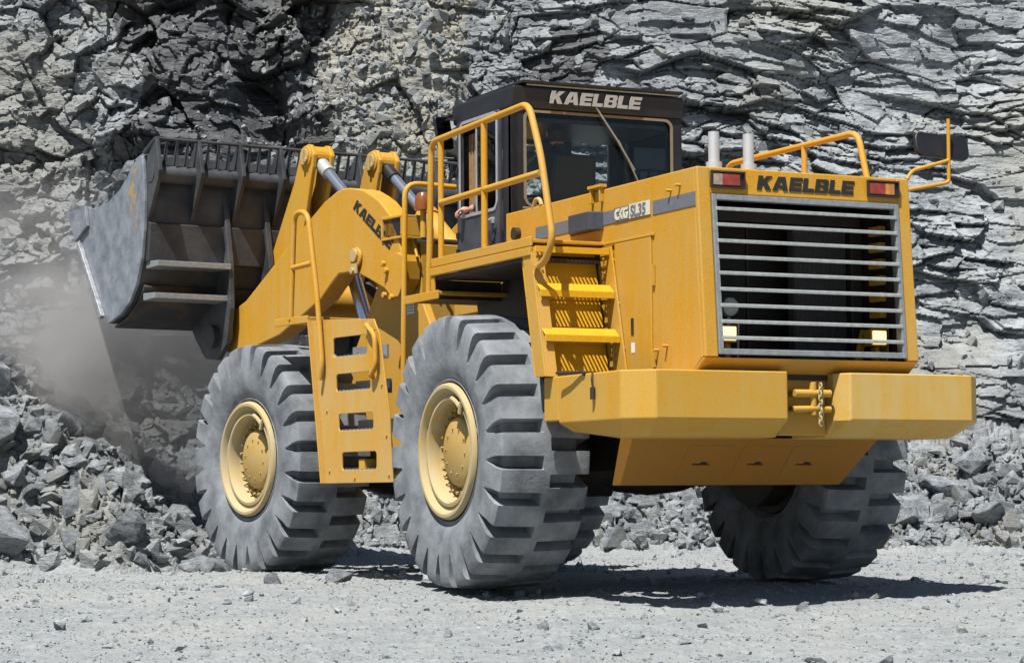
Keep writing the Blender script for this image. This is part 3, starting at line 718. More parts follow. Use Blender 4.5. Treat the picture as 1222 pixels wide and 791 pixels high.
arm = [(4.45, 2.33), (4.55, 2.42), (4.33, 2.71), (3.91, 2.83), (3.15, 3.228), (2.65, 3.49), (2.23, 3.695), (1.98, 3.775), (1.86, 3.790), (1.74, 3.785), (1.60, 3.765), (1.46, 3.735), (1.30, 3.67), (1.16, 3.60), (1.04, 3.51), (.95, 3.435), (.80, 3.22), (.72, 2.98), (.74, 2.80), (.84, 2.70), (.98, 2.68), (1.06, 2.74),
       (1.36, 2.857), (1.62, 2.947), (1.94, 2.951), (2.09, 2.866), (2.30, 2.73), (2.68, 2.59), (3.17, 2.42), (3.7, 2.33), (4.2, 2.28)]
for s in (-1, 1):
    m = MB(); m.prism(arm, 'x', min(s * .95, s * .74), max(s * .95, s * .74))
    for (y, z, r) in ((1.56, 3.08, .10), (4.30, 2.5, .13)):
        m.tube([(s * .951, y, z), (s * .985, y, z)], r, 20)
    a_ = m.build('lift_arm', Y, L, .015, **FW)
    m = MB(); m.tube([(s * .986, 1.56, 3.10), (s * 1.01, 1.56, 3.10)], .065, 16); m.box(min(s * .986, s * 1.005), max(s * .986, s * 1.005), 1.50, 1.62, 2.92, 3.02)
    m.tube([(s * .986, 1.56, 2.95), (s * 1.03, 1.56, 2.95)], .03, 10); m.build('pin_plate', M['rim'], a_, .004)
    m = MB()
    pv = [(.66, 3.02), (.76, 3.06), (.93, 3.02), (.98, 2.90), (.96, 2.72), (.86, 2.64), (.74, 2.64), (.66, 2.75)]
    m.prism(pv, 'x', min(s * .99, s * .953), max(s * .99, s * .953))
    for (y, z) in ((.98, 2.97), (.93, 2.90), (.96, 2.67), (.83, 2.64)): m.tube([(s * .991, y, z), (s * 1.03, y, z)], .030, 8)
    m.build('arm_bearing', M['yellow_dusty'], a_, .006)
    # lettering follows the rear slope of the hump
    if s < 0:
        ml = frame((0, -.83, -.56), (0, -.56, .83), (-.953, 1.645, 3.57))
        mplate('lettering', word('KAELBLE', .85, .108, .2), .004, ml, M['black'], a_)
m = MB(); m.tube([(-.739, 3.25, 2.80), (.739, 3.25, 2.80)], .17, 20); m.build('cross_tube', Y, L, 0, True, **FW)
for s in (-1, 1):
    m = MB(); xc = s * .40
    lv = [(3.27, 4.44), (3.33, 4.45), (3.44, 4.43), (3.50, 4.34), (3.62, 4.08), (4.02, 3.50), (4.30, 3.10), (4.35, 2.80), (4.1, 2.62), (3.75, 2.75), (3.5, 3.3), (3.28, 4.02), (3.22, 4.20), (3.20, 4.33)]
    for dx in (-.13, .08):
        m.prism(lv, 'x', xc + dx, xc + dx + .05)
    m.tube([(xc - .15, 3.35, 4.32), (xc + .15, 3.35, 4.32)], .115, 20)
    m.box(xc - .079, xc + .079, 3.60, 3.68, 3.2, 3.95)
    lev = m.build('tilt_lever', YDU, L, .012, **FW)
    m = MB(); m.tube([(xc - .165, 3.35, 4.32), (xc - .150, 3.35, 4.32)], .085, 16)
    m.box(xc - .185, xc - .166, 3.33, 3.37, 4.23, 4.39); m.tube([(xc - .18, 3.30, 4.28), (xc - .166, 3.30, 4.28)], .025, 8)
    m.build('pin', M['rim'], lev, .003)
    # tilt cylinder
    A_, B_ = Vector((xc, 3.30, 4.27)), Vector((xc, 1.05, 2.60)); dd = (B_ - A_).normalized()
    m = MB(); m.tube([A_ + dd * 1.05, A_ + dd * 2.45], .115, 20); m.tube([A_ + dd * 1.02, A_ + dd * 1.12], .135, 20)
    tc = m.build('tilt_cylinder', Y, L, 0, True, **FW)
    m = MB(); m.tube([A_ + dd * .24, A_ + dd * 1.04], .056, 20); m.build('rod', M['chrome'], tc, 0, True)
    m = MB(); m.tube([A_ + dd * .06, A_ + dd * .245], .075, 20); m.build('rod_eye', M['slat'] if s < 0 else M['cab'], tc, 0, True)
    # lift cylinder
    A_, B_ = Vector((s * .60, 2.32, 3.10)), Vector((s * .60, 1.45, 1.55)); dd = (B_ - A_).normalized()
    m = MB(); m.tube([A_ + dd * .95, B_], .12, 20); lc = m.build('lift_cylinder', M['cab'], L, 0, True, **FW)
    m = MB(); m.tube([A_, A_ + dd * .97], .075, 20); m.build('rod', M['chrome'], lc, 0, True)
# dark hydraulic gear seen through the arm
m = MB(); m.box(-.50, .50, 1.4, 2.3, 1.6, 2.1); m.tube([(-.35, 1.3, 2.2), (-.35, 2.4, 2.9)], .05, 10); m.box(-.45, -.2, 1.9, 2.0, 2.35, 2.62); m.box(-.1, .05, 1.9, 2.0, 2.35, 2.60)
m.build('hydraulic_block', M['dark_brown'], L, .01, **FW)
# front lamp behind its guard, beacon, hose clutter
m = MB(); m.box(-.97, -.75, .70, 1.10, 3.395, 3.42); m.box(-.97, -.75, 1.06, 1.09, 3.22, 3.394); m.box(-.97, -.75, .70, .73, 3.22, 3.394); m.box(-.97, -.75, .70, 1.09, 3.195, 3.219)
hl = m.build('headlamp', Y, L, .005, **FW)
m = MB(); m.box(-.95, -.77, .735, 1.055, 3.225, 3.39); m.build('lens', M['cab'], hl)
m = MB(); m.lathe([(0, .0), (0, .085), (.02, .085), (.06, .085), (.12, .078), (.16, .055), (.175, 0)], 20, 'z', (-.78, .62, 3.46)); m.build('beacon', M['orange_glass'], L, 0, True, **FW)
m = MB(); m.tube([(-.78, .62, 3.2), (-.78, .62, 3.46)], .03, 10); m.tube([(-.7, .60, 3.18), (-.72, .55, 3.30), (-.76, .52, 3.0), (-.75, .5, 2.86)], .014, 8, .05)
m.tube([(-.735, .85, 3.18), (-.80, .80, 3.24), (-.80, .70, 3.02)], .014, 8, .04); m.build('lamp_stand', YDU, L, 0, True, **FW)
m = MB(); m.tube([(-.55, .80, 3.19), (.55, .80, 3.20)], .03, 10); m.tube([(.05, 1.3, 3.3), (.0, 1.05, 3.38), (.02, .85, 3.22)], .025, 8, .06); m.tube([(.12, 1.3, 3.3), (.10, 1.05, 3.40), (.12, .85, 3.22)], .025, 8, .06)
m.build('hydraulic_hose', M['dark_brown'], L, 0, True, **FW)
# ---- front ladder
LXP = -1.765
fl = frame((0, -1, 0), (0, 0, 1), (LXP, 0, 0))
out_ = [(-.735, .885), (.475, .885), (.40, 1.5), (.23, 2.20), (.13, 2.345), (-.985, 2.405)]
holes = []
for (y0, z1, y1, z0) in ((.60, 2.215, -.02, 2.035), (.545, 1.880, -.075, 1.720), (.50, 1.515, -.125, 1.360), (.44, 1.165, -.18, 1.002)):
    holes.append(rrect(-y0, -y1, z0, z1, .035))
lad = mplate('ladder', [out_] + holes, .016, fl, M['yellow_lad'], L, .003)
lad.location = HG; lad.rotation_euler = (0, 0, FA)
m = MB()
m.hull8([(LXP - .06, .735, .885), (LXP + .008, .735, .885), (LXP + .008, .75, .885), (LXP - .06, .75, .885)], [(LXP - .06, .985, 2.405), (LXP + .008, .985, 2.405), (LXP + .008, 1.0, 2.405), (LXP - .06, 1.0, 2.405)])
m.build('edge_flange', Y, lad, .003)
for (y0, z1, y1, z0) in ((.60, 2.215, -.02, 2.035), (.545, 1.880, -.075, 1.720), (.50, 1.515, -.125, 1.360), (.44, 1.165, -.18, 1.002)):
    m = MB(); m.box(LXP + .01, LXP + .20, y1, y0, z0 - .03, z0 - .005)
    for k in range(9): m.box(LXP + .01, LXP + .20, y1 + .02 + k * (y0 - y1) / 9, y1 + .045 + k * (y0 - y1) / 9, z0 - .0045, z0 + .012)
    m.box(LXP + .20, LXP + .22, y1, y0, z0 - .03, z0 + .10); m.build('tread', M['grille'], lad, .002)
m = MB()
for y, z in ((.80, 2.30), (.76, 1.95), (.71, 1.55), (.66, 1.0), (-.15, 2.25), (-.28, 1.75), (-.36, 1.3), (-.40, .95), (.20, .93)): m.tube([(LXP - .008, y, z), (LXP - .02, y, z)], .012, 8)
m.build('bolt_heads', YDU, lad)
rl = rails('handrail', [[(LXP - .05, .77, 1.84), (LXP - .05, .73, 1.98), (LXP - .05, .82, 2.62), (LXP - .05, 1.00, 3.42), (LXP - .05, 1.26, 3.44), (LXP - .05, 1.33, 2.43)], [(LXP - .05, .92, 2.93), (LXP - .05, 1.305, 2.915)]], .026, Y, lad, .13)
rails('handrail', [[(LXP, -.03, 2.29), (LXP - .055, -.08, 2.295), (LXP - .055, -.235, 2.19), (LXP - .055, -.25, 1.92), (LXP - .055, -.16, 1.83), (LXP, -.12, 1.83)]], .024, Y, lad, .07)
m = MB(); m.box(LXP - .06, -1.25, .99, 1.62, 2.407, 2.44); m.box(LXP - .062, LXP - .045, .99, 1.64, 2.38, 2.45); m.build('ladder_platform', Y, L, .005, **FW)
m = MB(); m.box(LXP + .03, -.735, .1, .2, .95, 1.1); m.build('ladder_bracket', YDU, L, .005, **FW)

# ---- bucket (about the joint)
BW = 2.0
sp = [(6.06, 3.90), (5.60, 3.925), (5.42, 3.90), (5.10, 3.93), (4.80, 4.03), (4.62, 4.13), (4.50, 4.24), (4.30, 4.34), (4.225, 4.32), (4.19, 4.10), (4.175, 3.85), (4.185, 3.55), (4.24, 3.25), (4.36, 3.00), (4.52, 2.82), (4.75, 2.70), (5.06, 2.625), (5.13, 2.68), (5.84, 3.60)]
back = [(4.225, 4.34), (4.19, 4.10), (4.175, 3.85), (4.185, 3.55), (4.24, 3.25), (4.36, 3.00), (4.52, 2.82), (4.75, 2.70), (5.06, 2.625)]
floor_ = [(5.06, 2.625), (5.99, 3.86), (6.04, 3.85)]
m = MB()
def shell(prof, t, x0, x1):
    n = len(prof); inn = []
    for i, p in enumerate(prof):
        a = Vector(prof[max(i - 1, 0)]); b_ = Vector(prof[min(i + 1, n - 1)]); d = (b_ - a).normalized()
        nrm = Vector((-d.y, d.x)); c = Vector((5.2, 3.7)) - Vector(p)
        if nrm.dot(c) < 0: nrm = -nrm
        inn.append((p[0] + nrm.x * t, p[1] + nrm.y * t))
    m.prism(list(prof) + inn[::-1], 'x', x0, x1)
shell(back + floor_[1:], .05, -BW + .041, BW - .041)
bk = m.build('bucket', M['steel_bucket'], L, .0, **FW)
for s in (-1, 1):
    m = MB(); m.prism(sp, 'x', min(s * BW, s * (BW - .04)), max(s * BW, s * (BW - .04)))
    sd = m.build('end_plate', M['bucket_plate'], bk, .008)
    m = MB(); m.prism([(4.34, 4.27), (4.50, 4.16), (4.56, 3.95), (4.50, 3.72), (4.38, 3.50), (4.33, 3.66), (4.36, 3.90), (4.30, 4.10)], 'x', min(s * (BW + .0015), s * BW), max(s * (BW + .0015), s * BW)); m.build('paint_remnant', M['paint_patch'], bk)
    m = MB(); m.prism([(5.18, 2.68), (5.80, 3.52), (5.755, 3.555), (5.135, 2.715)], 'x', min(s * (BW + .002), s * (BW + .05)), max(s * (BW + .002), s * (BW + .05)))
    m.build('wear_bar', M['bar'], bk, .004)
    m = MB(); m.prism([(6.10, 3.91), (5.60, 3.945), (5.55, 3.72), (5.86, 3.575)], 'x', min(s * (BW + .002), s * (BW + .04)), max(s * (BW + .002), s * (BW + .04)))
    m.build('corner_cutter', M['bucket_plate'], bk, .006)
# cutting edge
m = MB(); m.prism([(5.90, 3.72), (6.10, 3.91), (6.06, 3.95), (5.86, 3.78)], 'x', -BW + .05, BW - .05); m.build('cutting_edge', M['bar'], bk, .004)
# torsion tube and step in the back plate
m = MB(); m.tube([(-BW + .03, 4.10, 4.135), (BW - .03, 4.10, 4.135)], .095, 16); m.build('torsion_tube', M['steel_bucket'], bk, 0, True)
m = MB(); m.hull8([(-BW + .05, 4.17, 3.22), (BW - .05, 4.17, 3.22), (BW - .05, 4.30, 3.22), (-BW + .05, 4.30, 3.22)], [(-BW + .05, 4.13, 3.62), (BW - .05, 4.13, 3.62), (BW - .05, 4.25, 3.66), (-BW + .05, 4.25, 3.66)])
m.build('doubler_plate', M['steel_bucket'], bk, .01)
# wear ledges
for (y0, z0, w) in ((4.16, 3.20, .17), (4.22, 2.87, .16)):
    m = MB(); m.hull8([(-1.93, y0 - w, z0 - .04), (-1.08, y0 - w, z0 - .04), (-1.08, y0 + .12, z0 - .05), (-1.93, y0 + .12, z0 - .05)], [(-1.93, y0 - w, z0 + .02), (-1.08, y0 - w, z0 + .02), (-1.08, y0 + .12, z0 + .03), (-1.93, y0 + .12, z0 + .03)])
    m.build('wear_ledge', M['grille'], bk, .006)
    m = MB(); m.hull8([(1.08, y0 - w, z0 - .04), (1.93, y0 - w, z0 - .04), (1.93, y0 + .12, z0 - .05), (1.08, y0 + .12, z0 - .05)], [(1.08, y0 - w, z0 + .02), (1.93, y0 - w, z0 + .02), (1.93, y0 + .12, z0 + .03), (1.08, y0 + .12, z0 + .03)])
    m.build('wear_ledge', M['grille'], bk, .006)
# lower rust stained wrap
m = MB(); shell([(4.20, 3.10), (4.31, 2.93), (4.48, 2.76), (4.73, 2.655), (5.04, 2.58)], -.001, -1.9, 1.9)
m = MB()
pr = [(4.325, 2.99), (4.49, 2.80), (4.735, 2.675), (5.05, 2.60)]
m.prism([(y - .022, z - .022) for y, z in pr] + [(y, z - .002) for y, z in pr[::-1]], 'x', -1.93, 1.93)
m.build('heel_plate', M['bucket_rust'], bk, 0)
# spill guard: top rail, ribs and fins
m = MB(); m.tube([(-BW + .05, 4.00, 4.49), (BW - .05, 4.00, 4.49)], .018, 8); m.tube([(-BW + .02, 4.22, 4.36), (-BW + .05, 4.00, 4.49)], .022, 8); m.tube([(BW - .02, 4.22, 4.36), (BW - .05, 4.00, 4.49)], .022, 8)
sg = m.build('spill_guard', M['steel_bucket'], bk, 0, True)
n_ = 33
for k in range(n_):
    x = -BW + .06 + k * (2 * BW - .12) / (n_ - 1)
    if k % 4: m = MB(); m.prism([(4.00, 4.48), (4.025, 4.485), (4.13, 4.22), (4.03, 4.20)], 'x', x - .007, x + .007); m.build('guard_fin', M['steel_bucket'], bk)
for k in range(0, n_, 4):
    x = -BW + .06 + k * (2 * BW - .12) / (n_ - 1)
    m = MB(); m.prism([(3.985, 4.50), (4.03, 4.50), (4.20, 4.30), (4.19, 3.70), (4.165, 3.66), (3.93, 4.05), (3.90, 4.15)], 'x', x - .022, x + .022)
    m.build('guard_rib', M['steel_bucket'], bk, .006)
# hinge ears gripping the arms
for x in (-1.06, -.58, -.22, .22, .58, 1.06):
    big = abs(x) > .3
    m = MB()
    ear = [(4.185, 4.02), (4.10, 3.62), (4.02, 3.20), (4.00, 2.75), (4.08, 2.38), (4.30, 2.22), (4.58, 2.25), (4.80, 2.45), (4.95, 2.63), (4.72, 2.68), (4.50, 2.80), (4.33, 2.98), (4.22, 3.24), (4.17, 3.55)] if big else \
          [(4.185, 4.00), (4.06, 3.78), (4.0, 3.4), (4.02, 3.05), (4.28, 2.98), (4.22, 3.24), (4.17, 3.55)]
    m.prism(ear, 'x', x - .03, x + .03); m.build('hinge_ear', M['steel_bucket'], bk, .008)
for x in (-.825, .825): m = MB(); m.tube([(x - .325, 4.36, 2.47), (x + .325, 4.36, 2.47)], .12, 20); m.build('hinge_pin', M['steel_bucket'], bk, 0, True)

# ------------------------------------------------------------------ the driver
def skin(chains):
    """one continuous surface per chain list: [(x,y,z,r)...] chains sharing vertices by position"""
    idx, vs, rs, es = {}, [], [], []
    for ch in chains:
        prev = None
        for x, y, z, r in ch:
            k = (round(x, 4), round(y, 4), round(z, 4))
            if k not in idx: idx[k] = len(vs); vs.append((x, y, z)); rs.append(r)
            i = idx[k]
            if prev is not None and prev != i: es.append((prev, i))
            prev = i
    me = bpy.data.meshes.new('skin'); me.from_pydata(vs, es, []); me.update()
    o = bpy.data.objects.new('skin', me); COL.objects.link(o)
    o.modifiers.new('s', 'SKIN'); me.skin_vertices[0].data[0].use_root = True
    for i, r in enumerate(rs): me.skin_vertices[0].data[i].radius = (r, r)
    sb = o.modifiers.new('u', 'SUBSURF'); sb.levels = 2
    res = bpy.data.meshes.new_from_object(o.evaluated_get(bpy.context.evaluated_depsgraph_get()))
    bpy.data.objects.remove(o); bpy.data.meshes.remove(me); return res
def merge(name, parts, mats):
    bm = bmesh.new()
    for me, mi in parts:
        n0 = len(bm.faces); bm.from_mesh(me); bm.faces.ensure_lookup_table()
        for f in bm.faces[n0:]: f.material_index = mi if not callable(mi) else mi(f.calc_center_median()); f.smooth = True
        bpy.data.meshes.remove(me)
    me = bpy.data.meshes.new(name); bm.to_mesh(me); bm.free()
    for k in mats: me.materials.append(k)
    o = bpy.data.objects.new(name, me); COL.objects.link(o); return o
cx = -.13
pel = (cx, 3.90, 3.33, .15)
sL, sR = (cx - .19, 3.86, 3.79, .070), (cx + .19, 3.88, 3.79, .070)
eL = (-.56, 3.98, 3.50, .045); wL = (-.87, 4.25, 3.345, .030)
chest = (cx, 3.84, 3.68, .155); neck0 = (cx, 3.85, 3.85, .062)
body = skin([[pel, (cx, 3.86, 3.50, .14), chest, neck0, (cx - .01, 3.88, 3.92, .052), (cx - .02, 3.90, 3.98, .075), (cx - .02, 3.905, 4.04, .088), (cx - .02, 3.90, 4.095, .072)],
             [chest, sL, (-.46, 3.91, 3.63, .055), eL, (-.72, 4.12, 3.415, .040), wL],
             [chest, sR, (cx + .27, 3.98, 3.60, .055), (cx + .26, 4.08, 3.50, .045), (cx + .19, 4.20, 3.50, .036), (cx + .16, 4.26, 3.52, .028)],
             [pel, (cx - .11, 4.05, 3.33, .085), (cx - .15, 4.34, 3.34, .068), (cx - .16, 4.38, 3.10, .052), (cx - .16, 4.36, 2.90, .04), (cx - .16, 4.44, 2.875, .035)],
             [pel, (cx + .11, 4.05, 3.33, .085), (cx + .15, 4.34, 3.34, .068), (cx + .16, 4.38, 3.10, .052), (cx + .16, 4.36, 2.90, .04), (cx + .16, 4.44, 2.875, .035)]])
def bodymat(c):
    if c.z > 3.935: return 0
    if c.x < -.845 or (c.x > cx + .13 and c.y > 4.20 and c.z > 3.45): return 0
    if c.z < 3.40 and c.x > -.45: return 2
    return 1
parts = [(body, bodymat)]
def hand(w, fwd, side, up):                      # palm and five bent fingers closing over an edge
    w, fwd, side, up = Vector(w), Vector(fwd).normalized(), Vector(side).normalized(), Vector(up).normalized()
    P = lambda a, b_, c, r: tuple(w + fwd * a + side * b_ + up * c) + (r,)
    parts.append((skin([[P(-.02, 0, 0, .026), P(.035, 0, .004, .034), P(.075, 0, 0, .032)]]), 0))
    for i, (b_, ln) in enumerate(((-.030, .9), (-.010, 1.0), (.011, .95), (.031, .78))):
        parts.append((skin([[P(.055, b_, .0, .011), P(.085, b_ * 1.05, .004, .0105), P(.085 + .030 * ln, b_ * 1.05, -.018, .0098), P(.085 + .030 * ln, b_ * 1.05, -.050 * ln, .009), P(.085 + .012 * ln, b_ * 1.05, -.066 * ln, .008)]]), 0))
    parts.append((skin([[P(.015, -.028, -.004, .013), P(.045, -.050, -.012, .0115), P(.070, -.052, -.034, .010), P(.082, -.040, -.050, .0085)]]), 0))
hand((-.87, 4.25, 3.345), (-.85, .25, -.10), (-.25, -.85, 0), (0, 0, 1))
hand((cx + .16, 4.26, 3.52), (.2, .5, .1), (.9, -.3, 0), (0, 0, 1))
# face: nose, eyes, ears, mouth
for x in (-.045, .0): pass
hx, hy, hz = cx - .02, 3.905, 4.03
fm = MB(); fm.tube([(hx, hy + .088, hz + .015), (hx, hy + .112, hz - .022), (hx, hy + .092, hz - .032)], .012, 8)
for s in (-1, 1):
    fm.lathe([(-.008, 0), (-.006, .010), (0, .012), (.006, .010), (.008, 0)], 10, 'y', (hx + s * .032, hy + .082, hz + .016)); fm.tube([(hx + s * .090, hy - .005, hz - .025), (hx + s * .095, hy - .012, hz + .010), (hx + s * .088, hy - .002, hz + .028)], .012, 8)
fm.tube([(hx - .024, hy + .083, hz - .052), (hx, hy + .090, hz - .050), (hx + .024, hy + .083, hz - .052)], .006, 6)
fme = bpy.data.meshes.new('face'); fme.from_pydata(fm.v, [], fm.f); parts.append((fme, 0))
P_ = merge('person', parts, [M['skin'], M['shirt'], M['trousers']])
tag(P_, 'driver in a dark shirt seated in the cab, fist on the open door window sill', 'person')
hm = MB(); hm.lathe([(.095, 0), (.085, .045), (.055, .082), (.01, .098), (-.03, .098), (-.07, .092), (-.10, .075)], 20, 'z', (hx, hy - .022, hz + .02))
hm.build('hair', M['hair'], P_, 0, True)

# ------------------------------------------------------------------ quarry terrain
CAMP = np.array([-9.8913, -15.2994, .7478])
RU, FD = np.array([.9003, -.43526]), np.array([.43526, .9003])   # across and away from the viewpoint, on the ground
def to_world(u, d, z):
    u, d, z = np.asarray(u, float), np.asarray(d, float), np.asarray(z, float)
    return np.stack([CAMP[0] + u * RU[0] + d * FD[0], CAMP[1] + u * RU[1] + d * FD[1], z + 0 * u], -1)
def to_ud(x, y):
    dx, dy = x - CAMP[0], y - CAMP[1]; return dx * RU[0] + dy * RU[1], dx * FD[0] + dy * FD[1]
def hsh(ix, iy, k):
    h = (ix.astype(np.int64) * 374761393 + iy.astype(np.int64) * 668265263 + k * 2147483647 * 7 + 12345) & 0xFFFFFFFF
    h = ((h ^ (h >> 13)) * 1274126177) & 0xFFFFFFFF
    h = ((h ^ (h >> 16)) * 2246822519) & 0xFFFFFFFF
    return ((h ^ (h >> 15)) & 0xFFFFFF) / float(0x1000000)
def vn(x, y, k=0):
    ix, iy = np.floor(x), np.floor(y); fx, fy = x - ix, y - iy
    fx, fy = fx * fx * (3 - 2 * fx), fy * fy * (3 - 2 * fy)
    a, b_, c, d = hsh(ix, iy, k), hsh(ix + 1, iy, k), hsh(ix, iy + 1, k), hsh(ix + 1, iy + 1, k)
    return (a * (1 - fx) + b_ * fx) * (1 - fy) + (c * (1 - fx) + d * fx) * fy - .5
def fbm(x, y, k=0, n=5, g=.5):
    s, a = 0, 1.
    for i in range(n): s = s + a * vn(x * 2 ** i + 17.3 * i, y * 2 ** i - 9.1 * i, k + i); a *= g
    return s
def vor(x, y, k, j=.85):
    """Voronoi cells: distance to nearest and second seed, offset from the seed, three random numbers per cell"""
    ix, iy = np.floor(x), np.floor(y)
    F1 = np.full(x.shape, 9.); F2 = F1.copy(); cx_, cy_ = ix.copy(), iy.copy(); ox = F1 * 0; oy = F1 * 0
    for a in (-1, 0, 1):
        for b_ in (-1, 0, 1):
            jx, jy = ix + a, iy + b_
            px = jx + .5 + j * (hsh(jx, jy, k) - .5); py = jy + .5 + j * (hsh(jx, jy, k + 1) - .5)
            dx, dy = x - px, y - py; d = np.hypot(dx, dy); near = d < F1
            F2 = np.where(near, F1, np.minimum(F2, d)); F1 = np.where(near, d, F1)
            cx_ = np.where(near, jx, cx_); cy_ = np.where(near, jy, cy_); ox = np.where(near, dx, ox); oy = np.where(near, dy, oy)
    return F1, F2, ox, oy, hsh(cx_, cy_, k + 2), hsh(cx_, cy_, k + 3), hsh(cx_, cy_, k + 4)
def sstep(a, b_, x):
    t = np.clip((x - a) / (b_ - a), 0, 1); return t * t * (3 - 2 * t)

def talus_mask(u, d): return np.clip((d - (31.0 + .8 * fbm(u * .5, u * 0 + 3, 5, 3))) / (2.9 - .9 * sstep(2.5, 5.5, u)), 0, 1.7)
def pile_h(u, d):
    top = np.interp(u, [-9, -6.6, -5.8, -5.0, -4.2, -3.6, -2.6, -1.0], [3.0, 2.6, 2.15, 1.45, .80, .45, .16, 0])
    front = 24.6 + .5 * fbm(u * .8, u * 0 + 1, 9, 3) + np.interp(u, [-9, -4.2, -3.0, -1.5], [0, 0, 1.2, 4])
    return np.minimum(top, np.clip(d - front, 0, 9) * .82) * (1 - .12 * sstep(30, 34, d))
def base_h(u, d):
    z = -.05 * np.clip(20 - d, -0, 12)
    z = z - .03 * np.exp(-((u - .35 * (d - 17) + .6 + .3 * np.sin(d * .7)) / .35) ** 2) - .025 * np.exp(-((u - .35 * (d - 17) - 1.9 + .3 * np.sin(d * .7)) / .35) ** 2)
    z = z + .05 * np.exp(-((d - 22.6) / .7) ** 2 - ((u + 2.6) / 1.3) ** 2) + .03 * fbm(u * .4, d * .4, 2, 3)
    ph = pile_h(u, d); t = talus_mask(u, d) * (1.25 + .5 * fbm(u * .6, d * .3, 31, 3))
    return z + np.maximum(ph, t * .95), np.maximum(np.clip(ph / .25, 0, 1), np.clip(t / .2, 0, 1))
def ground_h(u, d, fine=True):
    z, rub = base_h(u, d)
    if not fine: return z
    g = .022 * fbm(u * 2.2, d * 2.2, 11, 4) + .010 * fbm(u * 14, d * 14, 12, 3)
    F1, F2, ox, oy, h1, h2, h3 = vor(u * 9, d * 9, 40)
    g = g + np.clip(.5 - F1, 0, 1) * .05 * (h1 ** 3)
    wu, wd = u + .12 * fbm(u * 2, d * 2, 51, 3), d + .12 * fbm(u * 2 + 9, d * 2, 52, 3)
    r = 0
    for sc, am, k in ((2.2, .20, 60), (4.8, .12, 64), (11, .05, 68)):
        F1, F2, ox, oy, h1, h2, h3 = vor(wu * sc, wd * sc, k)
        r = r + am * (h1 - .35 + (h2 - .5) * ox * 1.6 + (h3 - .5) * oy * 1.6 - .9 * np.clip(.16 - (F2 - F1), 0, 1))
    return z + g * (1 - rub * .5) + r * rub

def grid_mesh(name, P, mat):
    n, k = P.shape[:2]
    me = bpy.data.meshes.new(name); V = P.reshape(-1, 3)
    i = np.arange((n - 1) * (k - 1)); r, c = i // (k - 1), i % (k - 1); a = r * k + c
    F = np.stack([a, a + 1, a + k + 1, a + k], -1)
    me.vertices.add(len(V)); me.vertices.foreach_set('co', V.astype(np.float32).ravel())
    me.loops.add(F.size); me.loops.foreach_set('vertex_index', F.astype(np.int32).ravel())
    me.polygons.add(len(F)); me.polygons.foreach_set('loop_start', np.arange(0, F.size, 4, dtype=np.int32))
    me.polygons.foreach_set('use_smooth', np.zeros(len(F), bool)); me.update(calc_edges=True); me.materials.append(mat)
    o = bpy.data.objects.new(name, me); COL.objects.link(o); return o
def axis(parts):
    return np.concatenate(parts)
gs = np.geomspace
d_ax = axis([13 - gs(60, .05, 16), np.geomspace(13, 34.5, 560), 34.5 + gs(.1, 160, 14)])
u_ax = axis([-8 - gs(140, .1, 18), np.linspace(-8, 8, 480), 8 + gs(.1, 140, 18)])
U, D = np.meshgrid(u_ax, d_ax, indexing='xy')
inner = (np.abs(U) < 14) & (D > 5) & (D < 40)
Z = np.where(inner, ground_h(U, D), base_h(np.clip(U, -14, 14), np.clip(D, 5, 36))[0])
ground = grid_mesh('ground', to_world(U, D, Z), M['ground'])
ground.data.materials.append(M['scree'])
uf = (U[:-1, :-1] + U[1:, 1:]) / 2; df = (D[:-1, :-1] + D[1:, 1:]) / 2
mi = (base_h(uf, df)[1] + .25 * fbm(uf * 3, df * 3, 21, 3) > .35).astype(np.int32).ravel()
ground.data.polygons.foreach_set('material_index', mi)
tag(ground, kind='structure')

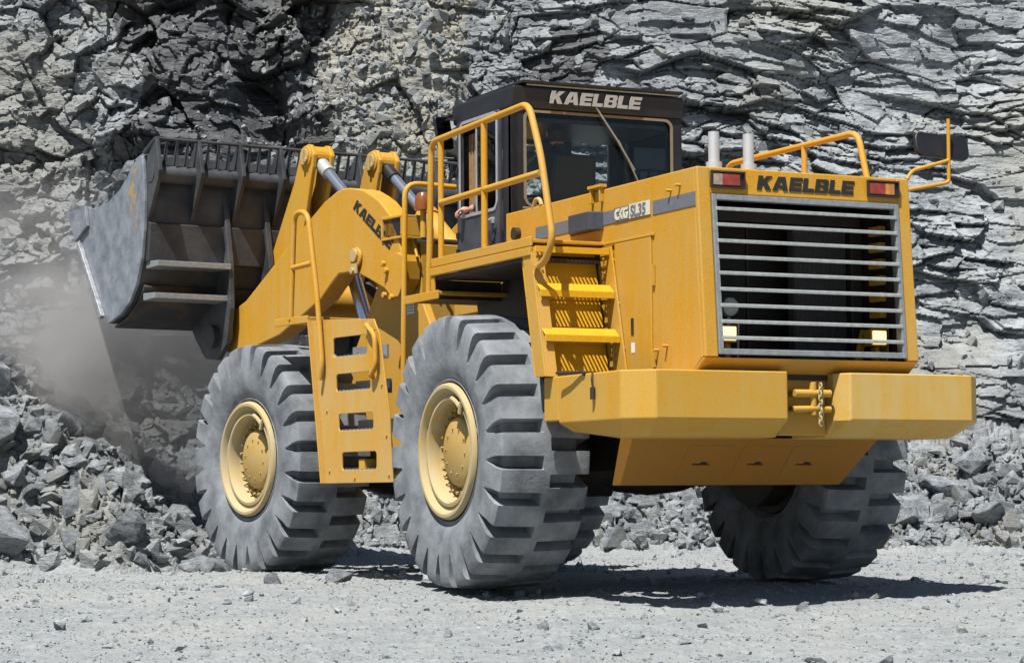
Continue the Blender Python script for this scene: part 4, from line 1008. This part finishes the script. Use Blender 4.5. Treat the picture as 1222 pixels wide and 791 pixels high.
# ---- the quarry face
def face_d(u, z):
    """distance of the rock face for every (across, height)"""
    lean = .42 + .10 * vn(u * .3, u * 0 + 7, 80)
    base = 33.2 + lean * np.clip(z, 0, 30) + .01 * (u - 2) ** 2
    base = base + .9 * fbm(u * .16 + 4, z * .22, 81, 3) + .30 * fbm(u * .7, z * .9, 85, 3)
    # dark gully left of centre, a jutting block further left
    gul = np.exp(-((u + 3.75 + .12 * (z - 6)) / .42) ** 2) * sstep(3.8, 5.5, z)
    base = base + 1.0 * gul - .9 * np.exp(-((u + 5.75) / .55) ** 2 - ((z - 6.25) / .45) ** 2) - .35 * np.exp(-((u + 4.8) / .9) ** 2 - ((z - 6) / 1.6) ** 2)
    dip = z + .05 * u + .22 * fbm(u * .33, z * .45, 88, 3)
    strat = sstep(-1.0, 1.6, u + 1.3 * fbm(u * .5, z * .6, 91, 3))
    scree = np.exp(-((u + 1.75) / 1.35) ** 2) * sstep(3.6, 5.0, z + .6 * fbm(u, z, 96, 2)) + .35 * sstep(-5.6, -7.0, u) * sstep(4.5, 5.5, z)
    scree = np.clip(scree, 0, 1)
    wx, wz = u + .16 * fbm(u * .9, z * 1.3, 92, 4), dip + .07 * fbm(u * 1.1, z * 1.8, 93, 4)
    # bedded, broken layers: clean slabs beside shattered ones
    A1 = vor(wx * .66 + .4 * wz, wz * 1.8, 100); A2 = vor(wx * 1.8 - .2 * wz, wz * 5.2, 110); A3 = vor(wx * 5, wz * 14, 120)
    brk = sstep(.30, .75, A1[6] + .5 * fbm(u * .5, z * .6, 163, 3))
    crack = lambda A, w: np.clip(w - (A[1] - A[0]), 0, 1) / w
    r1 = -.27 * (A1[4] - .5 + (A1[5] - .5) * A1[2] * 1.3 - (A1[6] - .2) * A1[3] * 1.2) + .07 * crack(A1, .05) * (A1[4] > .4)
    r1 = r1 - (.075 + .15 * brk) * (A2[4] - .5 + (A2[5] - .5) * A2[2] * 1.2 - (A2[6] - .15) * A2[3] * 1.3) + .05 * brk * crack(A2, .08)
    r1 = r1 - .075 * brk * sstep(.25, .7, A2[5] + .2) * (A3[4] - .5 + (A3[5] - .5) * A3[2] - (A3[6] - .2) * A3[3])
    lam = vn(wx * .7, wz * 11, 160) + .6 * vn(wx * 1.3, wz * 24, 161)
    r1 = r1 - .032 * lam * sstep(.45, .75, A1[5] + .35 * fbm(u * .4, z * .6, 162, 3))
    # blocky, shattered rock
    wx, wz = wx + .14 * fbm(u * 1.7, z * 1.7, 171, 4), wz + .14 * fbm(u * 1.7 + 5, z * 1.7, 172, 4)
    B1 = vor(wx * .95 + .4 * wz, wz * 1.2, 130); B2 = vor(wx * 2.3 - .3 * wz, wz * 3.2, 140); B3 = vor(wx * 5.6 + .5 * wz, wz * 8, 150)
    bb = sstep(.25, .7, B1[6] + .15)
    r2 = -.70 * (B1[4] - .5 + (B1[5] - .5) * B1[2] * 1.5 + (.45 - B1[6]) * B1[3] * 1.4) + .05 * crack(B1, .10)
    r2 = r2 - .42 * (.55 + .45 * bb) * (B2[4] - .5 + (B2[5] - .5) * B2[2] * 1.5 + (.45 - B2[6]) * B2[3] * 1.4) + .06 * bb * crack(B2, .10)
    r2 = r2 - .15 * (.35 + .65 * bb) * (B3[4] - .5 + (B3[5] - .5) * B3[2] + (.45 - B3[6]) * B3[3])
    d = base + (r1 * strat + r2 * (1 - strat)) * (1 - .70 * scree)
    return d - (.012 + .022 * np.maximum(brk * strat, 1 - strat)) * fbm(u * 9, z * 13, 95, 4)
uc = axis([-9 - gs(26, .1, 24), np.linspace(-9, 9, 900), 9 + gs(.1, 26, 24)])
zc = axis([np.linspace(-.4, 9.8, 520), 9.8 + gs(.05, 7, 22)])
U, Zc = np.meshgrid(uc, zc, indexing='xy')
Dc = face_d(U, Zc) - .03 * np.clip(np.abs(U) - 9, 0, 30) ** 1.3
cliff = grid_mesh('quarry_cliff', to_world(U, Dc, Zc)[::-1], M['cliff'])
cliff.data.materials.append(M['cliff_dark']); cliff.data.materials.append(M['cliff_tan']); cliff.data.materials.append(M['cliff_pale'])
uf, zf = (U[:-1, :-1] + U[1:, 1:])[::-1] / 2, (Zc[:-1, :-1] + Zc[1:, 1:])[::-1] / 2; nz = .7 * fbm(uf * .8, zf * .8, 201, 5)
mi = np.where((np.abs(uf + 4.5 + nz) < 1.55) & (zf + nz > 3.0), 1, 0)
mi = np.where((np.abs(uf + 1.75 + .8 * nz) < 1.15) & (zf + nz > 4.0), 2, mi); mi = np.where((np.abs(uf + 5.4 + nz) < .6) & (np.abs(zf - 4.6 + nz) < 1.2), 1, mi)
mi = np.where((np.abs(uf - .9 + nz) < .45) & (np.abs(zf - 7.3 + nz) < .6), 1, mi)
mi = np.where((mi == 0) & (uf + 1.6 * nz > 3.6) & (zf - nz > 2.6), 3, mi)
cliff.data.polygons.foreach_set('material_index', mi.astype(np.int32).ravel())
tag(cliff, kind='structure')

# ------------------------------------------------------------------ rocks
def hull_rock(seed, n=15, sub=True):
    rnd = random.Random(seed); bm = bmesh.new()
    ax = (rnd.uniform(.8, 1.25), rnd.uniform(.7, 1.0), rnd.uniform(.45, .8))
    for i in range(n):
        v = Vector((rnd.gauss(0, 1), rnd.gauss(0, 1), rnd.gauss(0, 1))).normalized() * rnd.uniform(.85, 1.1)
        v = Vector((max(-.62, min(.62, v.x)), max(-.68, min(.68, v.y)), max(-.72, min(.72, v.z)))) * 1.4
        bm.verts.new((v.x * ax[0] * .55, v.y * ax[1] * .55, v.z * ax[2] * .55))
    r = bmesh.ops.convex_hull(bm, input=bm.verts)
    bmesh.ops.delete(bm, geom=[g for g in r['geom_interior'] if isinstance(g, bmesh.types.BMVert)], context='VERTS')
    bmesh.ops.dissolve_limit(bm, angle_limit=math.radians(16), verts=bm.verts, edges=bm.edges)
    if sub:
        bmesh.ops.bevel(bm, geom=list(bm.edges), offset=.018, segments=1, affect='EDGES', clamp_overlap=True)
        bmesh.ops.triangulate(bm, faces=bm.faces)
        bmesh.ops.subdivide_edges(bm, edges=[e for e in bm.edges if e.calc_length() > .16], cuts=2, use_grid_fill=True)
        bmesh.ops.triangulate(bm, faces=bm.faces)
        bm.normal_update()
        from mathutils import noise as mn
        for v in bm.verts:
            q = v.co * 3.2 + Vector((seed * 3.1, 0, 0)); v.co += v.normal * (.035 * mn.noise(q) + .020 * mn.noise(q * 3.1))
            lay = math.sin(v.co.z * 34 + seed) * .006; v.co.x *= 1 + lay; v.co.y *= 1 + lay
    else: bmesh.ops.triangulate(bm, faces=bm.faces)
    me = bpy.data.meshes.new('rock'); bm.to_mesh(me); bm.free(); return me
PROTO = [hull_rock(s) for s in range(12)]
for p in PROTO: p.materials.append(M['rock'])
LOWV = []
for s in range(10):
    me = hull_rock(100 + s, 11, False); v = np.zeros(len(me.vertices) * 3); me.vertices.foreach_get('co', v)
    f = np.array([tuple(p.vertices) for p in me.polygons]); LOWV.append((v.reshape(-1, 3), f)); bpy.data.meshes.remove(me)
rng = np.random.default_rng(5)
def scatter_mesh(name, pts, size, mat, flat=.8, kind='stuff'):
    VS, FS, o = [], [], 0
    for p, s in zip(pts, size):
        v, f = LOWV[rng.integers(len(LOWV))]
        a, b_, c = rng.uniform(0, 2 * PI, 3); b_ *= .22 if flat else 1; c = c if not flat else rng.uniform(-.5, .5)
        Rm = np.array(Matrix.Rotation(a, 3, 'Z') @ Matrix.Rotation(c, 3, 'X') @ Matrix.Rotation(b_, 3, 'Y'))
        VS.append((v * s * rng.uniform(.75, 1.25, 3)) @ Rm.T + p); FS.append(f + o); o += len(v)
    V = np.concatenate(VS); F = np.concatenate(FS)
    me = bpy.data.meshes.new(name); me.vertices.add(len(V)); me.vertices.foreach_set('co', V.astype(np.float32).ravel())
    me.loops.add(F.size); me.loops.foreach_set('vertex_index', F.astype(np.int32).ravel())
    me.polygons.add(len(F)); me.polygons.foreach_set('loop_start', np.arange(0, F.size, 3, dtype=np.int32))
    me.polygons.foreach_set('use_smooth', np.zeros(len(F), bool)); me.update(calc_edges=True); me.materials.append(mat)
    ob = bpy.data.objects.new(name, me); COL.objects.link(ob); tag(ob, kind=kind); return ob
# gravel and chips lying on the floor
n = 17000
u = rng.uniform(-6.5, 7.0, n); d = 13.2 + 17.5 * rng.uniform(0, 1, n) ** 1.5
s = np.clip(.009 * rng.pareto(2.4, n) + .013, 0, .10); z = ground_h(u, d) + s * .12
tag(scatter_mesh('gravel', to_world(u, d, z), s, M['gravelstone']), 'pale grey stone chips strewn over the gravel floor', 'gravel')
# small rubble between the blocks of the heaps
def heap_points(n, region):
    u = rng.uniform(region[0], region[1], n); d = rng.uniform(region[2], region[3], n)
    k = base_h(u, d)[1] > .3; return u[k], d[k]
u1, d1 = heap_points(9000, (-8, -2.0, 24.3, 33)); u2, d2 = heap_points(6500, (-2.5, 9, 30.6, 34))
u = np.concatenate([u1, u2]); d = np.concatenate([d1, d2]); s = np.clip(.045 * rng.pareto(2.0, len(u)) + .06, 0, .26)
tag(scatter_mesh('small_rubble', to_world(u, d, ground_h(u, d) + s * .15), s, M['scree'], 0), 'small broken rubble filling the heaps at the foot of the rock face', 'rubble')
# loose debris lodged on the face
n = 7000
u = np.concatenate([rng.normal(-1.75, 1.1, n // 2), rng.uniform(-8, 8, n - n // 2)]); z = np.concatenate([rng.uniform(3.5, 8.6, n // 2), rng.uniform(.5, 8.8, n - n // 2)])
eps = .10; dd = face_d(u, z); slope = face_d(u, z + eps) - dd; k = slope > .03
u, z, dd = u[k], z[k], dd[k]; s = np.clip(.040 * rng.pareto(2.4, len(u)) + .05, 0, .22)
tag(scatter_mesh('loose_debris', to_world(u, dd - s * .1, z), s, M['scree'], 0), 'loose stones lodged on the ledges of the rock face', 'debris')

def rock(u, d, s, label, group, z=None, proto=None, sq=None, sink=.18, cat='rock'):
    zz = float(ground_h(np.array([u]), np.array([d]))[0]) if z is None else z
    o = bpy.data.objects.new('rock', PROTO[rng.integers(len(PROTO)) if proto is None else proto]); COL.objects.link(o)
    o.location = to_world(u, d, zz + s * (.5 - sink) * .55)
    o.scale = (s * rng.uniform(.85, 1.2), s * rng.uniform(.8, 1.15), s * rng.uniform(.75, 1.15)) if sq is None else [s * q for q in sq]
    o.rotation_euler = (rng.uniform(-.6, .6), rng.uniform(-.5, .5), rng.uniform(0, 2 * PI))
    tag(o, label, cat, group); return o
GLH = 'rocks of the heap left of the loader'
taken = []
def free(u, d, s):
    for a, b_, c in taken:
        if (a - u) ** 2 + (b_ - d) ** 2 < (.33 * (s + c)) ** 2: return False
    taken.append((u, d, s)); return True
for (u, d, s, lab) in BOULDERS:
    taken.append((u, d, s)); rock(u, d, s, lab, None, sink=.30)
def fill(count, region, smin, smax, label, group, need=.3, tries=6000):
    c = 0
    for i in range(tries):
        u, d = rng.uniform(region[0], region[1]), rng.uniform(region[2], region[3])
        s = smin + (smax - smin) * rng.uniform() ** 2.2
        if s > smin + (smax - smin) * .55 and i > tries * .4: continue
        if base_h(np.array([u]), np.array([d]))[1][0] < need or not free(u, d, s): continue
        rock(u, d, s, label, group); c += 1
        if c >= count: break
fill(188, (-6.6, -2.5, 24.4, 28.2), .15, .46, 'angular grey rock lying in the rubble heap left of the loader', GLH)
fill(50, (3.6, 7.6, 30.8, 33.2), .20, .55, 'angular grey rock on the rubble slope right of the loader below the rock face', 'rocks of the slope right of the loader')
fill(24, (.6, 3.2, 30.8, 32.6), .20, .50, 'broken grey rock on the rubble slope seen under the loader between its rear wheels', 'rocks seen under the loader')
for (u, d, s, lab) in FLOOR: rock(u, d, s, lab, None, sink=.35)
# load in the bucket
load = MB(); nx, ny = 30, 12; vs = []
for j in range(ny + 1):
    for i in range(nx + 1):
        x = -1.94 + 3.88 * i / nx; t = j / ny; y = 4.30 + 1.62 * t
        z = (4.36 + (3.86 - 4.36) * t) - .02 * math.sin(PI * t) + .07 * math.sin(x * 5.1 + y * 3) * math.sin(y * 7 + x)
        vs.append((x, y, z))
load.add(vs, [(j * (nx + 1) + i, j * (nx + 1) + i + 1, (j + 1) * (nx + 1) + i + 1, (j + 1) * (nx + 1) + i) for j in range(ny) for i in range(nx)])
nv = nx + 1
for (ring) in ([j * nv for j in range(ny + 1)], [j * nv + nx for j in range(ny + 1)], list(range(nv)), [ny * nv + i for i in range(nv)]):   # the heap falls away to the plates
    low = [(load.v[i][0], load.v[i][1], load.v[i][2] - .30) for i in ring]; o_ = len(load.v); load.v += low
    for i in range(len(ring) - 1): load.f.append([ring[i], ring[i + 1], o_ + i + 1, o_ + i]); load.mi.append(0)
lo_ = load.build('bucket_load', M['scree'], None, 0, False, HG, FA)
tag(lo_, 'bed of broken rock filling the raised bucket', 'rubble', kind='stuff')
for k in range(26):
    x, t = rng.uniform(-1.90, 1.6), rng.uniform(.04, .94)
    if k < 18: x, t = -1.89 + .10 * (k % 3) * .8, .10 + .85 * k / 18
    y = 4.30 + 1.62 * t; z = (4.36 - .50 * t) - .02 * math.sin(PI * t)
    w = HG + R2((x, y, z), FA); uu, dd_ = to_ud(w.x, w.y); s = rng.uniform(.15, .30)
    rock(uu, dd_, s, 'broken grey rock lying in the raised bucket', 'rocks in the bucket', z=w.z, sink=.3)

# ------------------------------------------------------------------ dust
m, nt, b = nodes_of('dust'); out = nt.nodes['Material Output']; nt.nodes.remove(b)
pv = N(nt, 'ShaderNodeVolumePrincipled'); pv.inputs['Color'].default_value = (.70, .68, .66, 1); pv.inputs['Anisotropy'].default_value = .2
c = coord(nt, 'Object'); ln = N(nt, 'ShaderNodeVectorMath', operation='LENGTH'); nt.links.new(c, ln.inputs[0])
fall = ramp(nt, ln.outputs['Value'], [(.10, 1.0), (.98, 0.0)])
nz = noise(nt, c, 2.2, 6, .62); nr = ramp(nt, nz, [(.42, 0.03), (.68, 1.0)])
mu = N(nt, 'ShaderNodeMath', operation='MULTIPLY'); nt.links.new(fall, mu.inputs[0]); nt.links.new(nr, mu.inputs[1])
mu2 = N(nt, 'ShaderNodeMath', operation='MULTIPLY'); nt.links.new(mu.outputs[0], mu2.inputs[0]); mu2.inputs[1].default_value = 5.0
nt.links.new(mu2.outputs[0], pv.inputs['Density']); nt.links.new(pv.outputs[0], out.inputs['Volume'])
db = bmesh.new(); bmesh.ops.create_icosphere(db, subdivisions=3, radius=1.0); dme = bpy.data.meshes.new('dust_cloud'); db.to_mesh(dme); db.free()
dme.materials.append(m)
du = bpy.data.objects.new('dust_cloud', dme); COL.objects.link(du); du.location = to_world(-5.2, 27.9, 2.1); du.scale = (3.2, 1.9, 2.6); du.rotation_euler = (0, 0, -.45)
tag(du, 'pale grey dust rising under the raised bucket in front of the rock face', 'dust', kind='stuff')

# ------------------------------------------------------------------ camera and daylight
cd = bpy.data.cameras.new('camera'); co = bpy.data.objects.new('camera', cd); COL.objects.link(co); S.camera = co
yaw, pitch, roll = -.45032, .06917, -.00643
f_ = Vector((-math.sin(yaw) * math.cos(pitch), math.cos(yaw) * math.cos(pitch), math.sin(pitch)))
r_ = Vector((math.cos(yaw), math.sin(yaw), 0)); u_ = r_.cross(f_)
r2 = r_ * math.cos(roll) + u_ * math.sin(roll); u2_ = -r_ * math.sin(roll) + u_ * math.cos(roll)
co.matrix_world = Matrix((r2, u2_, -f_)).transposed().to_4x4(); co.location = CAMP
cd.sensor_width = 36; cd.lens = 2851.2 / 1222 * 36; cd.clip_start = .1; cd.clip_end = 1000
SUN = Vector((1, .80, -2.45)).normalized()         # way the light travels
w = bpy.data.worlds.new('World'); S.world = w; w.use_nodes = True
nt = w.node_tree; bg = nt.nodes['Background']; sky = nt.nodes.new('ShaderNodeTexSky'); sky.sky_type = 'NISHITA'; sky.sun_disc = False
el = math.asin(-SUN.z); az = math.atan2(-SUN.x, -SUN.y)
sky.sun_elevation = el; sky.sun_rotation = az; sky.air_density = 1.0; sky.dust_density = .6
nt.links.new(sky.outputs[0], bg.inputs[0]); bg.inputs[1].default_value = SKY
sl = bpy.data.lights.new('sun', 'SUN'); sl.energy = SUNE; sl.angle = math.radians(.5); sl.color = (1, .985, .95)
so = bpy.data.objects.new('sun', sl); COL.objects.link(so); so.rotation_euler = SUN.to_track_quat('-Z', 'Y').to_euler()
S.view_settings.view_transform = 'Standard'; S.view_settings.look = 'None'; S.view_settings.exposure = EXPO; S.view_settings.gamma = 1
S.render.engine = 'CYCLES'; S.cycles.max_bounces = 6; S.cycles.diffuse_bounces = 1; S.cycles.transparent_max_bounces = 16; S.cycles.volume_bounces = 1; S.cycles.use_denoising = True; S.cycles.volume_step_rate = 2
S.cycles.sample_clamp_indirect = 6
